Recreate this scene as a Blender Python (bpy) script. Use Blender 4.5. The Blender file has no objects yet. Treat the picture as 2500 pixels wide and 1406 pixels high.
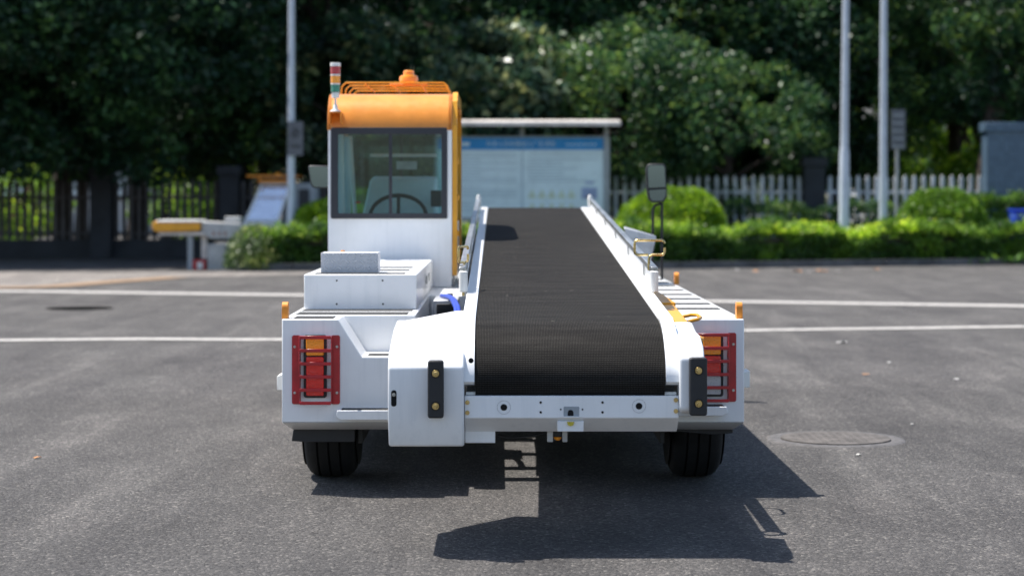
import bpy, bmesh, math, random
import numpy as np
from mathutils import Vector, Matrix
R = math.radians
random.seed(7); rng = np.random.default_rng(7)
scene = bpy.context.scene
COL = scene.collection

# ---------------------------------------------------------------- camera
CAM_H = 1.35; FPX = 5000.0; VX, VY = 1222.0, 477.0
cam = bpy.data.cameras.new('camera'); camo = bpy.data.objects.new('camera', cam); COL.objects.link(camo)
camo.location = (0, 0, CAM_H); camo.rotation_euler = (R(90), 0, 0)
cam.sensor_width = 36; cam.lens = 72
cam.shift_x = (1250-VX)/2500; cam.shift_y = (VY-703)/2500
cam.clip_start = 0.1; cam.clip_end = 2000
cam.dof.use_dof = True; cam.dof.focus_distance = 8.5; cam.dof.aperture_fstop = 2.5
scene.camera = camo
def PX(px, D): return (px-VX)*D/FPX
def PZ(py, D): return CAM_H-(py-VY)*D/FPX

# ---------------------------------------------------------------- sky and sun
SUN = Vector((-0.417, 0.165, 1.0)).normalized()
w = bpy.data.worlds.new('World'); scene.world = w; w.use_nodes = True
nt = w.node_tree
sky = nt.nodes.new('ShaderNodeTexSky'); sky.sky_type = 'NISHITA'; sky.sun_disc = False
sky.sun_elevation = math.asin(SUN.z); sky.sun_rotation = math.atan2(SUN.x, SUN.y) % (2*math.pi)
sky.air_density = 1.0; sky.dust_density = 1.2; sky.ozone_density = 1.0
bg = nt.nodes['Background']; bg.inputs['Strength'].default_value = 0.10
nt.links.new(sky.outputs[0], bg.inputs[0])
sl = bpy.data.lights.new('sun', 'SUN'); sl.energy = 4.2; sl.angle = R(0.5); sl.color = (1.0, 0.955, 0.89)
so = bpy.data.objects.new('sun', sl); COL.objects.link(so); so.location = (-20, 20, 40)
so.rotation_euler = (-SUN).to_track_quat('-Z', 'Y').to_euler()
scene.view_settings.view_transform = 'Standard'; scene.view_settings.look = 'None'
scene.view_settings.exposure = 0.95; scene.view_settings.gamma = 1
scene.cycles.max_bounces = 8; scene.cycles.transparent_max_bounces = 12

# ---------------------------------------------------------------- materials
MATS = {}
def newmat(name):
    m = bpy.data.materials.new(name); m.use_nodes = True
    MATS[name] = m; return m, m.node_tree, m.node_tree.nodes['Principled BSDF']
def N(nt, kind, **kw):
    n = nt.nodes.new(kind)
    for k, v in kw.items(): setattr(n, k, v)
    return n
def ramp(nt, fac, stops):
    r = N(nt, 'ShaderNodeValToRGB'); e = r.color_ramp.elements
    while len(e) < len(stops): e.new(0.5)
    for i, (p, c) in enumerate(stops):
        e[i].position = p; e[i].color = (*c, 1) if len(c) == 3 else c
    nt.links.new(fac, r.inputs[0]); return r.outputs[0]
def noise(nt, scale, detail=4, rough=0.5, vec=None):
    n = N(nt, 'ShaderNodeTexNoise'); n.inputs['Scale'].default_value = scale
    n.inputs['Detail'].default_value = detail; n.inputs['Roughness'].default_value = rough
    if vec is not None: nt.links.new(vec, n.inputs['Vector'])
    return n.outputs['Fac']
def coords(nt, sc=(1,1,1), which='Object'):
    t = N(nt, 'ShaderNodeTexCoord'); m = N(nt, 'ShaderNodeMapping'); m.inputs['Scale'].default_value = sc
    nt.links.new(t.outputs[which], m.inputs['Vector']); return m.outputs[0]
def bump(nt, bsdf, h, strength=0.3, dist=0.01):
    b = N(nt, 'ShaderNodeBump'); b.inputs['Strength'].default_value = strength; b.inputs['Distance'].default_value = dist
    nt.links.new(h, b.inputs['Height']); nt.links.new(b.outputs[0], bsdf.inputs['Normal'])
def simple(name, col, rough=0.5, metal=0.0, var=0.12, scale=6, coat=0.0, bmp=0.0, stretch=(1,1,1)):
    m, nt, b = newmat(name)
    b.inputs['Roughness'].default_value = rough; b.inputs['Metallic'].default_value = metal
    if coat: b.inputs['Coat Weight'].default_value = coat; b.inputs['Coat Roughness'].default_value = 0.08
    v = coords(nt, stretch)
    f = noise(nt, scale, 6, 0.6, v)
    lo = tuple(c*(1-var) for c in col); hi = tuple(min(1, c*(1+var*0.5)) for c in col)
    nt.links.new(ramp(nt, f, [(0.35, lo), (0.62, hi)]), b.inputs['Base Color'])
    fr = N(nt, 'ShaderNodeMapRange'); fr.inputs[3].default_value = max(0.02, rough-0.08); fr.inputs[4].default_value = min(1, rough+0.1)
    nt.links.new(noise(nt, scale*4, 3, 0.5, v), fr.inputs[0]); nt.links.new(fr.outputs[0], b.inputs['Roughness'])
    if bmp: bump(nt, b, noise(nt, scale*12, 4, 0.6, v), bmp, 0.004)
    return m
# white paint: fine vertical dust streaks and a faint orange-peel
m, nt, b = newmat('white_paint')
v = coords(nt, (16, 16, 1.2)); f = noise(nt, 2.2, 7, 0.65, v)
v2 = coords(nt, (1, 1, 1)); f2 = noise(nt, 2.5, 5, 0.6, v2)
c1 = ramp(nt, f, [(0.30, (0.80, 0.81, 0.82)), (0.5, (0.86, 0.865, 0.87))])
c2 = ramp(nt, f2, [(0.30, (0.93, 0.93, 0.92)), (0.55, (1, 1, 1))])
mx = N(nt, 'ShaderNodeMix', data_type='RGBA', blend_type='MULTIPLY'); mx.inputs[0].default_value = 1
nt.links.new(c1, mx.inputs[6]); nt.links.new(c2, mx.inputs[7]); nt.links.new(mx.outputs[2], b.inputs['Base Color'])
b.inputs['Roughness'].default_value = 0.33; b.inputs['Coat Weight'].default_value = 0.35; b.inputs['Coat Roughness'].default_value = 0.12
bump(nt, b, noise(nt, 3.2, 3, 0.5, v2), 0.05, 0.02)
simple('orange_paint', (0.78, 0.27, 0.025), 0.35, coat=0.3)
simple('yellow_paint', (0.80, 0.36, 0.015), 0.35, coat=0.3)
simple('lug_orange', (0.80, 0.28, 0.03), 0.45, var=0.2, scale=20)
simple('red_paint', (0.45, 0.009, 0.018), 0.32, coat=0.4, var=0.2, scale=14)
simple('black_rubber', (0.018, 0.018, 0.02), 0.55, bmp=0.3, scale=20)
simple('tyre_rubber', (0.006, 0.006, 0.0065), 0.8, bmp=0.4, scale=18, var=0.35)
simple('black_metal', (0.012, 0.012, 0.013), 0.5)
simple('frame_dark', (0.022, 0.024, 0.032), 0.45)
simple('anti_slip', (0.055, 0.055, 0.054), 0.95, var=0.35, scale=120, bmp=0.5)
simple('black_tread', (0.03, 0.03, 0.03), 0.9, var=0.4, scale=90, bmp=0.5)
simple('steel', (0.50, 0.50, 0.49), 0.32, metal=0.9, var=0.3, scale=9, stretch=(1, 0.2, 1))
simple('galvanised', (0.52, 0.53, 0.55), 0.45, metal=0.6, var=0.2, scale=12)
simple('brass_zinc', (0.62, 0.46, 0.20), 0.28, metal=1.0, var=0.3, scale=25)
simple('nylon_white', (0.80, 0.79, 0.75), 0.45)
simple('hose_blue', (0.03, 0.07, 0.42), 0.4)
simple('grey_plastic', (0.33, 0.36, 0.38), 0.6)
simple('dash_pale', (0.62, 0.74, 0.73), 0.7)
simple('dark_hole', (0.004, 0.004, 0.004), 0.9)
simple('pit_dark', (0.012, 0.012, 0.012), 1.0); MATS['pit_dark'].node_tree.nodes['Principled BSDF'].inputs['Specular IOR Level'].default_value = 0
simple('light_grey_metal', (0.46, 0.46, 0.45), 0.5, var=0.2, scale=5)
simple('screen_glass', (0.80, 0.85, 0.90), 0.18, metal=0.85, var=0.1)
simple('pole_white', (0.55, 0.60, 0.66), 0.4, var=0.1, scale=3)
simple('roof_cream', (0.62, 0.57, 0.52), 0.6, var=0.25, scale=3)
simple('board_frame', (0.36, 0.37, 0.38), 0.45)
simple('board_blue', (0.01, 0.26, 0.62), 0.4, var=0.1, scale=2)
simple('board_panel', (0.74, 0.86, 0.90), 0.28, var=0.08, scale=1.2, coat=0.3)
simple('board_ink', (0.46, 0.56, 0.62), 0.6)
simple('board_yellow', (0.66, 0.72, 0.55), 0.6)
simple('board_lavender', (0.36, 0.42, 0.62), 0.6)
simple('board_brown', (0.22, 0.12, 0.12), 0.6)
simple('letter_white', (0.55, 0.72, 0.85), 0.6)
simple('pickets_pale', (0.66, 0.68, 0.70), 0.8, var=0.3, scale=3)
simple('pickets_dark', (0.10, 0.09, 0.09), 0.8, var=0.3, scale=3)
simple('pillar_dark', (0.030, 0.033, 0.040), 0.7, var=0.3, scale=3)
simple('concrete', (0.22, 0.21, 0.20), 0.9, var=0.25, scale=3, bmp=0.3)
simple('kerb_stone', (0.10, 0.10, 0.10), 0.9, var=0.4, scale=2.5, bmp=0.3)
simple('bark', (0.055, 0.040, 0.032), 0.95, var=0.5, scale=6, bmp=0.8, stretch=(3, 3, 0.7))
simple('pale_wall', (0.70, 0.72, 0.74), 0.8, var=0.15, scale=1)
simple('brick_red', (0.34, 0.13, 0.09), 0.9, var=0.2, scale=2)
simple('blue_plastic', (0.01, 0.05, 0.50), 0.4)
simple('paper', (0.50, 0.49, 0.46), 0.9)
simple('dry_leaf_mat', (0.50, 0.24, 0.10), 0.9, var=0.4, scale=20)
simple('sign_grey', (0.13, 0.135, 0.15), 0.6)
simple('sign_mark', (0.03, 0.03, 0.035), 0.6)
simple('soil', (0.05, 0.04, 0.03), 1.0, var=0.5, scale=4, bmp=0.6)
simple('iron', (0.10, 0.09, 0.083), 0.9, var=0.4, scale=8, bmp=0.4)
simple('collar_grey', (0.105, 0.10, 0.10), 0.9, var=0.35, scale=25, bmp=0.5)
# tiles on the gate pillar
m, nt, b = newmat('tile_blue')
br = N(nt, 'ShaderNodeTexBrick'); br.offset = 0.0
br.inputs['Scale'].default_value = 1; br.inputs['Brick Width'].default_value = 0.11; br.inputs['Row Height'].default_value = 0.11; br.inputs['Mortar Size'].default_value = 0.008
br.inputs['Color1'].default_value = (0.11, 0.18, 0.26, 1); br.inputs['Color2'].default_value = (0.08, 0.14, 0.21, 1); br.inputs['Mortar'].default_value = (0.045, 0.055, 0.065, 1)
t = N(nt, 'ShaderNodeTexCoord'); s = N(nt, 'ShaderNodeSeparateXYZ'); c = N(nt, 'ShaderNodeCombineXYZ')
nt.links.new(t.outputs['Object'], s.inputs[0]); ad = N(nt, 'ShaderNodeMath', operation='ADD')
nt.links.new(s.outputs[0], ad.inputs[0]); nt.links.new(s.outputs[1], ad.inputs[1]); nt.links.new(ad.outputs[0], c.inputs[0]); nt.links.new(s.outputs[2], c.inputs[1])
nt.links.new(c.outputs[0], br.inputs['Vector']); nt.links.new(br.outputs[0], b.inputs['Base Color']); b.inputs['Roughness'].default_value = 0.35
# diamond plate
m, nt, b = newmat('checker_plate')
b.inputs['Metallic'].default_value = 0.1; b.inputs['Roughness'].default_value = 0.45; b.inputs['Base Color'].default_value = (0.56, 0.57, 0.60, 1)
t = N(nt, 'ShaderNodeTexCoord'); s = N(nt, 'ShaderNodeSeparateXYZ'); nt.links.new(t.outputs['Object'], s.inputs[0])
def M2(nt, op, a, bb, clamp=False):
    n = N(nt, 'ShaderNodeMath', operation=op, use_clamp=clamp)
    for i, q in enumerate((a, bb)):
        if q is None: continue
        if isinstance(q, (int, float)): n.inputs[i].default_value = q
        else: nt.links.new(q, n.inputs[i])
    return n.outputs[0]
def bars(nt, s, ph):
    xs = M2(nt, 'ADD', s.outputs[0], M2(nt, 'MULTIPLY', s.outputs[1], 1.0)); zs = s.outputs[2]
    u = M2(nt, 'ADD', xs, zs) if ph else M2(nt, 'SUBTRACT', xs, zs)
    st = M2(nt, 'SINE', M2(nt, 'MULTIPLY', u, 2*math.pi/0.018), None)
    cx = M2(nt, 'SINE', M2(nt, 'MULTIPLY', M2(nt, 'ADD', xs, 0.0), math.pi/0.036), None)
    cz = M2(nt, 'SINE', M2(nt, 'ADD', M2(nt, 'MULTIPLY', zs, math.pi/0.036), 0.3), None)
    mask = M2(nt, 'MULTIPLY', cx, cz)
    mask = M2(nt, 'MULTIPLY', mask, 1.0 if ph else -1.0)
    return M2(nt, 'MULTIPLY', M2(nt, 'MULTIPLY', M2(nt, 'SUBTRACT', mask, 0.35), 4.0, True), M2(nt, 'MAXIMUM', st, 0.0))
h = M2(nt, 'ADD', bars(nt, s, 0), bars(nt, s, 1)); bump(nt, b, h, 0.9, 0.004)
nt.links.new(ramp(nt, h, [(0.0, (0.56, 0.57, 0.60)), (1.0, (0.85, 0.86, 0.88))]), b.inputs['Base Color'])
# belt: woven grip with small raised points, uses the UV laid along the belt (metres)
m, nt, b = newmat('belt_rubber')
t = N(nt, 'ShaderNodeTexCoord'); s = N(nt, 'ShaderNodeSeparateXYZ'); nt.links.new(t.outputs['UV'], s.inputs[0])
su = M2(nt, 'SINE', M2(nt, 'MULTIPLY', s.outputs[0], 2*math.pi/0.0060), None)
sv = M2(nt, 'SINE', M2(nt, 'MULTIPLY', s.outputs[1], 2*math.pi/0.0082), None)
dots = M2(nt, 'MULTIPLY', M2(nt, 'ADD', su, 1.0), M2(nt, 'ADD', sv, 1.0))
dn = M2(nt, 'MULTIPLY', dots, 0.25)
mp = N(nt, 'ShaderNodeMapping'); mp.inputs['Scale'].default_value = (0.8, 5, 1); nt.links.new(t.outputs['UV'], mp.inputs[0])
wear = noise(nt, 3.0, 6, 0.65, mp.outputs[0])
base = ramp(nt, dn, [(0.15, (0.010, 0.0096, 0.0092)), (0.9, (0.055, 0.052, 0.048))])
wr = ramp(nt, wear, [(0.3, (0.65, 0.65, 0.65)), (0.7, (1.5, 1.47, 1.42))])
mx = N(nt, 'ShaderNodeMix', data_type='RGBA', blend_type='MULTIPLY'); mx.inputs[0].default_value = 1
nt.links.new(base, mx.inputs[6]); nt.links.new(wr, mx.inputs[7])
vo = N(nt, 'ShaderNodeTexVoronoi'); vo.inputs['Scale'].default_value = 11; nt.links.new(t.outputs['UV'], vo.inputs['Vector'])
sp = ramp(nt, vo.outputs['Distance'], [(0.05, (1, 1, 1)), (0.10, (0, 0, 0))])
gate = ramp(nt, noise(nt, 2.0, 2, 0.5, t.outputs['UV']), [(0.52, (0, 0, 0)), (0.6, (1, 1, 1))])
spg = M2(nt, 'MULTIPLY', sp, gate)
mx2 = N(nt, 'ShaderNodeMix', data_type='RGBA'); nt.links.new(spg, mx2.inputs[0]); nt.links.new(mx.outputs[2], mx2.inputs[6]); mx2.inputs[7].default_value = (0.13, 0.125, 0.105, 1)
nt.links.new(mx2.outputs[2], b.inputs['Base Color']); b.inputs['Roughness'].default_value = 0.8; b.inputs['Specular IOR Level'].default_value = 0.05
bump(nt, b, dn, 0.35, 0.002)
# lenses
def lens(name, col, em=0.0):
    m, nt, b = newmat(name); b.inputs['Roughness'].default_value = 0.22; b.inputs['Coat Weight'].default_value = 0.6
    v = coords(nt, (1, 1, 1)); n = N(nt, 'ShaderNodeTexVoronoi'); n.inputs['Scale'].default_value = 110; nt.links.new(v, n.inputs[0])
    nt.links.new(ramp(nt, n.outputs['Distance'], [(0.08, tuple(c*0.45 for c in col)), (0.3, col)]), b.inputs['Base Color'])
    bump(nt, b, noise(nt, 90, 2, 0.5, v), 0.5, 0.003)
lens('lens_amber', (1.0, 0.34, 0.012)); lens('lens_red', (0.75, 0.018, 0.012)); lens('lens_clear', (0.50, 0.50, 0.52)); lens('lens_green', (0.01, 0.22, 0.15)); lens('lens_yellow', (0.55, 0.45, 0.04))
lens('lens_crimson', (0.45, 0.01, 0.03))
# glass
m, nt, b = newmat('cab_glass')
tr = N(nt, 'ShaderNodeBsdfTransparent'); tr.inputs[0].default_value = (0.74, 0.87, 0.87, 1)
gl = N(nt, 'ShaderNodeBsdfGlossy'); gl.inputs['Roughness'].default_value = 0.03; gl.inputs[0].default_value = (0.9, 0.95, 1, 1)
fr = N(nt, 'ShaderNodeFresnel'); fr.inputs[0].default_value = 1.42
ms = N(nt, 'ShaderNodeMixShader'); nt.links.new(fr.outputs[0], ms.inputs[0]); nt.links.new(tr.outputs[0], ms.inputs[1]); nt.links.new(gl.outputs[0], ms.inputs[2])
nt.links.new(ms.outputs[0], nt.nodes['Material Output'].inputs[0])
m, nt, b = newmat('mirror_glass'); b.inputs['Metallic'].default_value = 1; b.inputs['Roughness'].default_value = 0.05; b.inputs['Base Color'].default_value = (0.16, 0.22, 0.27, 1)
# asphalt
def asphalt(name, dark, light, fine=1.0):
    m, nt, b = newmat(name)
    t = N(nt, 'ShaderNodeTexCoord'); P = t.outputs['Object']
    big = noise(nt, 0.55, 6, 0.62, P)
    mp = N(nt, 'ShaderNodeMapping'); mp.inputs['Scale'].default_value = (1, 0.35, 1); mp.inputs['Rotation'].default_value = (0, 0, R(25)); nt.links.new(P, mp.inputs[0])
    streak = noise(nt, 2.2, 6, 0.7, mp.outputs[0])
    grain = N(nt, 'ShaderNodeTexVoronoi'); grain.inputs['Scale'].default_value = 90; nt.links.new(P, grain.inputs[0])
    sep = N(nt, 'ShaderNodeSeparateColor'); nt.links.new(grain.outputs['Color'], sep.inputs[0])
    g2 = noise(nt, 240, 3, 0.7, P)
    c0 = ramp(nt, big, [(0.32, dark), (0.68, light)])
    c1 = ramp(nt, streak, [(0.33, (0.80, 0.80, 0.81)), (0.52, (1.0, 1.0, 1.0)), (0.68, (1.30, 1.28, 1.27))])
    c2 = ramp(nt, sep.outputs[0], [(0.0, (0.40, 0.40, 0.41)), (0.11, (0.74, 0.74, 0.74)), (0.5, (0.90, 0.89, 0.88)), (0.90, (1.28, 1.26, 1.24)), (1.0, (2.4, 2.35, 2.2))])
    c3 = ramp(nt, g2, [(0.35, (0.72, 0.72, 0.72)), (0.65, (1.25, 1.25, 1.25))])
    wv = N(nt, 'ShaderNodeTexNoise'); wv.inputs['Scale'].default_value = 0.9; wv.inputs['Detail'].default_value = 5; wv.inputs['Distortion'].default_value = 0.6
    mp2 = N(nt, 'ShaderNodeMapping'); mp2.inputs['Scale'].default_value = (3.2, 0.28, 1); mp2.inputs['Rotation'].default_value = (0, 0, R(-12)); nt.links.new(P, mp2.inputs[0]); nt.links.new(mp2.outputs[0], wv.inputs['Vector'])
    c4 = ramp(nt, wv.outputs['Fac'], [(0.36, (0.84, 0.84, 0.85)), (0.46, (1.0, 1.0, 1.0)), (0.56, (1.0, 1.0, 1.0)), (0.66, (1.22, 1.22, 1.21))])
    cur = c0
    for cc in (c1, c2, c3, c4):
        mx = N(nt, 'ShaderNodeMix', data_type='RGBA', blend_type='MULTIPLY'); mx.inputs[0].default_value = 1
        nt.links.new(cur, mx.inputs[6]); nt.links.new(cc, mx.inputs[7]); cur = mx.outputs[2]
    nt.links.new(cur, b.inputs['Base Color']); b.inputs['Roughness'].default_value = 0.88; b.inputs['Specular IOR Level'].default_value = 0.3
    hh = M2(nt, 'ADD', M2(nt, 'MULTIPLY', grain.outputs['Distance'], -1.0), M2(nt, 'MULTIPLY', g2, 0.8))
    bump(nt, b, hh, 0.95*fine, 0.010)
    return m
asphalt('asphalt', (0.084, 0.080, 0.078), (0.114, 0.109, 0.106))
asphalt('pale_paving', (0.17, 0.155, 0.145), (0.20, 0.185, 0.17), 0.3)
# road paint, worn
m, nt, b = newmat('line_paint'); v = coords(nt); f = noise(nt, 9, 8, 0.7, v)
nt.links.new(ramp(nt, f, [(0.32, (0.20, 0.19, 0.18)), (0.52, (0.46, 0.44, 0.41))]), b.inputs['Base Color']); b.inputs['Roughness'].default_value = 0.8
simple('line_orange', (0.26, 0.17, 0.10), 0.8, var=0.3)
# foliage
def leafmat(name, c1, c2, c3, trans=0.35, rough=0.45, vary=1.0):
    m, nt, b = newmat(name)
    g = N(nt, 'ShaderNodeNewGeometry')
    col = ramp(nt, g.outputs['Random Per Island'], [(0.0, c1), (0.55, c2), (1.0, c3)])
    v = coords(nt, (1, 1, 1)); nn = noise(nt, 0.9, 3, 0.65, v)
    vr = ramp(nt, nn, [(0.36, (0.45, 0.55, 0.70)), (0.52, (1.0, 1.0, 1.0)), (0.64, (2.5, 2.0, 1.3))])  # noise patches put sunlit highlight clumps and dimmer ones into the leaf colour
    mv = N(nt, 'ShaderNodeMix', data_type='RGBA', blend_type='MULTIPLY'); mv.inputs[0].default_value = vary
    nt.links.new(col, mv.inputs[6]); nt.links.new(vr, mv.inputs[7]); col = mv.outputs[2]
    nt.links.new(col, b.inputs['Base Color']); b.inputs['Roughness'].default_value = rough; b.inputs['Specular IOR Level'].default_value = 0.4
    tl = N(nt, 'ShaderNodeBsdfTranslucent'); hs = N(nt, 'ShaderNodeHueSaturation'); hs.inputs['Value'].default_value = 1.6; hs.inputs['Hue'].default_value = 0.485
    nt.links.new(col, hs.inputs['Color']); nt.links.new(hs.outputs[0], tl.inputs[0])
    ms = N(nt, 'ShaderNodeMixShader'); ms.inputs[0].default_value = trans
    nt.links.new(b.outputs[0], ms.inputs[1]); nt.links.new(tl.outputs[0], ms.inputs[2]); nt.links.new(ms.outputs[0], nt.nodes['Material Output'].inputs[0])
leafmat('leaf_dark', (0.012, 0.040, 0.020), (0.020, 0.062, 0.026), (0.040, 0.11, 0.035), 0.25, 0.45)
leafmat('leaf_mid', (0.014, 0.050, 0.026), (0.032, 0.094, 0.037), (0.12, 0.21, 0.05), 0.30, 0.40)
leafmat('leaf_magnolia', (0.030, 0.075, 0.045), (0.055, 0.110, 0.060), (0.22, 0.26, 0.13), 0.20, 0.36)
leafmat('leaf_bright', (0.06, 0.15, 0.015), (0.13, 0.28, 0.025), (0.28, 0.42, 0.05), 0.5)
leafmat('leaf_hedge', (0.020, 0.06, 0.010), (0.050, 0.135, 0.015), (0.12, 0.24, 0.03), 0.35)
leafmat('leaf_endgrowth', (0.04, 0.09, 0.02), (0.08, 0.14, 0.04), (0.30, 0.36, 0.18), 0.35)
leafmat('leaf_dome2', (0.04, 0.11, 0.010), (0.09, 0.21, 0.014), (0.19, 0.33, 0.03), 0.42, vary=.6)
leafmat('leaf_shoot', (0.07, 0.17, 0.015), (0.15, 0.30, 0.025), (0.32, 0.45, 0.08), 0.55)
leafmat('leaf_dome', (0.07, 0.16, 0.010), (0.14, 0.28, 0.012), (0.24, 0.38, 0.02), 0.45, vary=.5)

# ---------------------------------------------------------------- mesh helpers
class MB:
    def __init__(s): s.v = []; s.f = []
    def add(s, vs, fs):
        o = len(s.v); s.v += [tuple(p) for p in vs]; s.f += [tuple(i+o for i in q) for q in fs]; return s
    def box(s, x0, x1, y0, y1, z0, z1):
        return s.add([(x0,y0,z0),(x1,y0,z0),(x1,y1,z0),(x0,y1,z0),(x0,y0,z1),(x1,y0,z1),(x1,y1,z1),(x0,y1,z1)],
                     [(0,3,2,1),(4,5,6,7),(0,1,5,4),(1,2,6,5),(2,3,7,6),(3,0,4,7)])
    def prism(s, poly, axis, a, b):
        n = len(poly)
        def mk(p, q):
            return {'x': (q, p[0], p[1]), 'y': (p[0], q, p[1]), 'z': (p[0], p[1], q)}[axis]
        vs = [mk(p, a) for p in poly]+[mk(p, b) for p in poly]
        return s.add(vs, [tuple(range(n)), tuple(range(2*n-1, n-1, -1))]+[(i, (i+1) % n, n+(i+1) % n, n+i) for i in range(n)])
    def loft(s, A, B):   # two matching polygons of 3D points
        n = len(A)
        return s.add(list(A)+list(B), [tuple(range(n)), tuple(range(2*n-1, n-1, -1))]+[(i, (i+1) % n, n+(i+1) % n, n+i) for i in range(n)])
    def tube(s, pts, r, n=8, closed=False):
        pts = [Vector(p) for p in pts]; m = len(pts)
        rr = r if isinstance(r, (list, tuple)) else [r]*m
        vs = []; ref = None
        for i in range(m):
            if closed: t = (pts[(i+1) % m]-pts[i-1]).normalized()
            else: t = (pts[min(i+1, m-1)]-pts[max(i-1, 0)]).normalized()
            if ref is None: ref = t.orthogonal().normalized()
            u = (ref-t*ref.dot(t)); u = u.normalized() if u.length > 1e-6 else t.orthogonal().normalized(); ref = u
            q = t.cross(u)
            for k in range(n):
                a = 2*math.pi*k/n; vs.append(pts[i]+(u*math.cos(a)+q*math.sin(a))*rr[i])
        fs = []
        for i in range(m if closed else m-1):
            j = (i+1) % m
            for k in range(n): fs.append((i*n+k, i*n+(k+1) % n, j*n+(k+1) % n, j*n+k))
        if not closed: fs += [tuple(range(n-1, -1, -1)), tuple(range((m-1)*n, m*n))]
        return s.add(vs, fs)
    def lathe(s, prof, c, axis='z', n=24):   # prof: (r, h)
        vs = []
        for r, h in prof:
            for k in range(n):
                a = 2*math.pi*k/n; p, q = r*math.cos(a), r*math.sin(a)
                vs.append({'z': (c[0]+p, c[1]+q, c[2]+h), 'y': (c[0]+p, c[1]+h, c[2]+q), 'x': (c[0]+h, c[1]+p, c[2]+q)}[axis])
        m = len(prof); fs = []
        for i in range(m-1):
            for k in range(n): fs.append((i*n+k, i*n+(k+1) % n, (i+1)*n+(k+1) % n, (i+1)*n+k))
        fs += [tuple(range(n)), tuple(range((m-1)*n, m*n))]
        return s.add(vs, fs)
    def build(s, name, mat, parent=None, bev=0.0, seg=2, smooth=35, label=None):
        me = bpy.data.meshes.new(name); me.from_pydata(s.v, [], s.f)
        bm = bmesh.new(); bm.from_mesh(me); bmesh.ops.recalc_face_normals(bm, faces=bm.faces); bm.to_mesh(me); bm.free()
        me.materials.append(MATS[mat])
        for p in me.polygons: p.use_smooth = True
        me.set_sharp_from_angle(angle=R(smooth))
        o = bpy.data.objects.new(name, me); COL.objects.link(o)
        if bev:
            md = o.modifiers.new('bevel', 'BEVEL'); md.width = bev; md.segments = seg; md.limit_method = 'ANGLE'; md.angle_limit = R(30)
            md.harden_normals = False
        if parent is not None:
            o.parent = parent
            if parent.type == 'EMPTY': o.location = -parent.location
        if label: o['label'] = label
        return o
def tag(o, label=None, cat=None, group=None, kind=None):
    if label: o['label'] = label
    if cat: o['category'] = cat
    if group: o['group'] = group
    if kind: o['kind'] = kind
    return o
def thing(name, label, cat, loc, group=None):
    o = bpy.data.objects.new(name, None); COL.objects.link(o); o.location = Vector(loc); o.empty_display_size = 0.2
    return tag(o, label, cat, group)
def rrect(x0, x1, z0, z1, r, n=4):
    pts = []
    for cx, cz, a0 in ((x1-r, z1-r, 0), (x0+r, z1-r, 90), (x0+r, z0+r, 180), (x1-r, z0+r, 270)):
        for i in range(n+1):
            a = R(a0+90*i/n); pts.append((cx+r*math.cos(a), cz+r*math.sin(a)))
    return pts
def ring_prism(mb, outer, inner, axis, a, b):
    n = len(outer)
    def mk(p, q): return {'x': (q, p[0], p[1]), 'y': (p[0], q, p[1]), 'z': (p[0], p[1], q)}[axis]
    vs = [mk(p, a) for p in outer]+[mk(p, a) for p in inner]+[mk(p, b) for p in outer]+[mk(p, b) for p in inner]
    fs = []
    for i in range(n):
        j = (i+1) % n
        fs += [(i, j, n+j, n+i), (2*n+i, 3*n+i, 3*n+j, 2*n+j), (i, 2*n+i, 2*n+j, j), (n+i, n+j, 3*n+j, 3*n+i)]
    mb.add(vs, fs)
def bolt(name, x, y, z, r, parent, mat='brass_zinc', axis='y'):
    b = MB(); b.lathe([(r, 0), (r, -0.003), (r*0.95, -0.004)], (x, y, z), 'y', 18)
    b.lathe([(r*0.62, -0.004), (r*0.62, -0.010), (r*0.5, -0.012)], (x, y, z), 'y', 6)
    return b.build(name, mat, parent)

# =============================================================== GROUND
def sheet(name, poly, z, mat, kind='structure', sub=False):
    me = bpy.data.meshes.new(name); me.from_pydata([(x, y, z) for x, y in poly], [], [tuple(range(len(poly)))])
    me.materials.append(MATS[mat]); o = bpy.data.objects.new(name, me); COL.objects.link(o); o['kind'] = kind; return o
sheet('ground', [(-400, -100), (400, -100), (400, 600), (-400, 600)], 0.0, 'asphalt')
# pale paving far left
def G(px, py): D = CAM_H*FPX/(py-VY); return (PX(px, D), D)
sheet('pavement', [G(-500, 705), G(0, 703), G(130, 700), G(260, 690), G(430, 678), G(760, 670), G(760, 665), G(-500, 665)], 0.004, 'pale_paving')
def stripe(name, pts, w, mat, z):
    L = [Vector((*G(*p), 0)) for p in pts]; vs = []
    # smooth the line by a spline through the points
    C = []
    for i in range(len(L)-1):
        p0, p1, p2, p3 = L[max(i-1, 0)], L[i], L[i+1], L[min(i+2, len(L)-1)]
        for k in range(12):
            t = k/12; C.append(0.5*((2*p1)+(-p0+p2)*t+(2*p0-5*p1+4*p2-p3)*t*t+(-p0+3*p1-3*p2+p3)*t**3))
    C.append(L[-1])
    for i, p in enumerate(C):
        t = (C[min(i+1, len(C)-1)]-C[max(i-1, 0)]).normalized(); n = Vector((-t.y, t.x, 0))
        vs += [(*(p+n*w/2).xy, z), (*(p-n*w/2).xy, z)]
    fs = [(2*i, 2*i+1, 2*i+3, 2*i+2) for i in range(len(C)-1)]
    me = bpy.data.meshes.new(name); me.from_pydata(vs, [], fs); me.materials.append(MATS[mat])
    o = bpy.data.objects.new(name, me); COL.objects.link(o); o['kind'] = 'structure'; return o
stripe('road_marking_line', [(-700, 707), (0, 711.5), (300, 715.5), (740, 721.5), (1300, 731), (1780, 737), (2500, 748), (3200, 757)], 0.50, 'line_paint', 0.008)
stripe('road_marking_line', [(-700, 838), (0, 832), (350, 829), (690, 830), (1250, 822), (1817, 808), (2250, 802), (2500, 798.5), (3200, 792)], 0.27, 'line_paint', 0.008)
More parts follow.
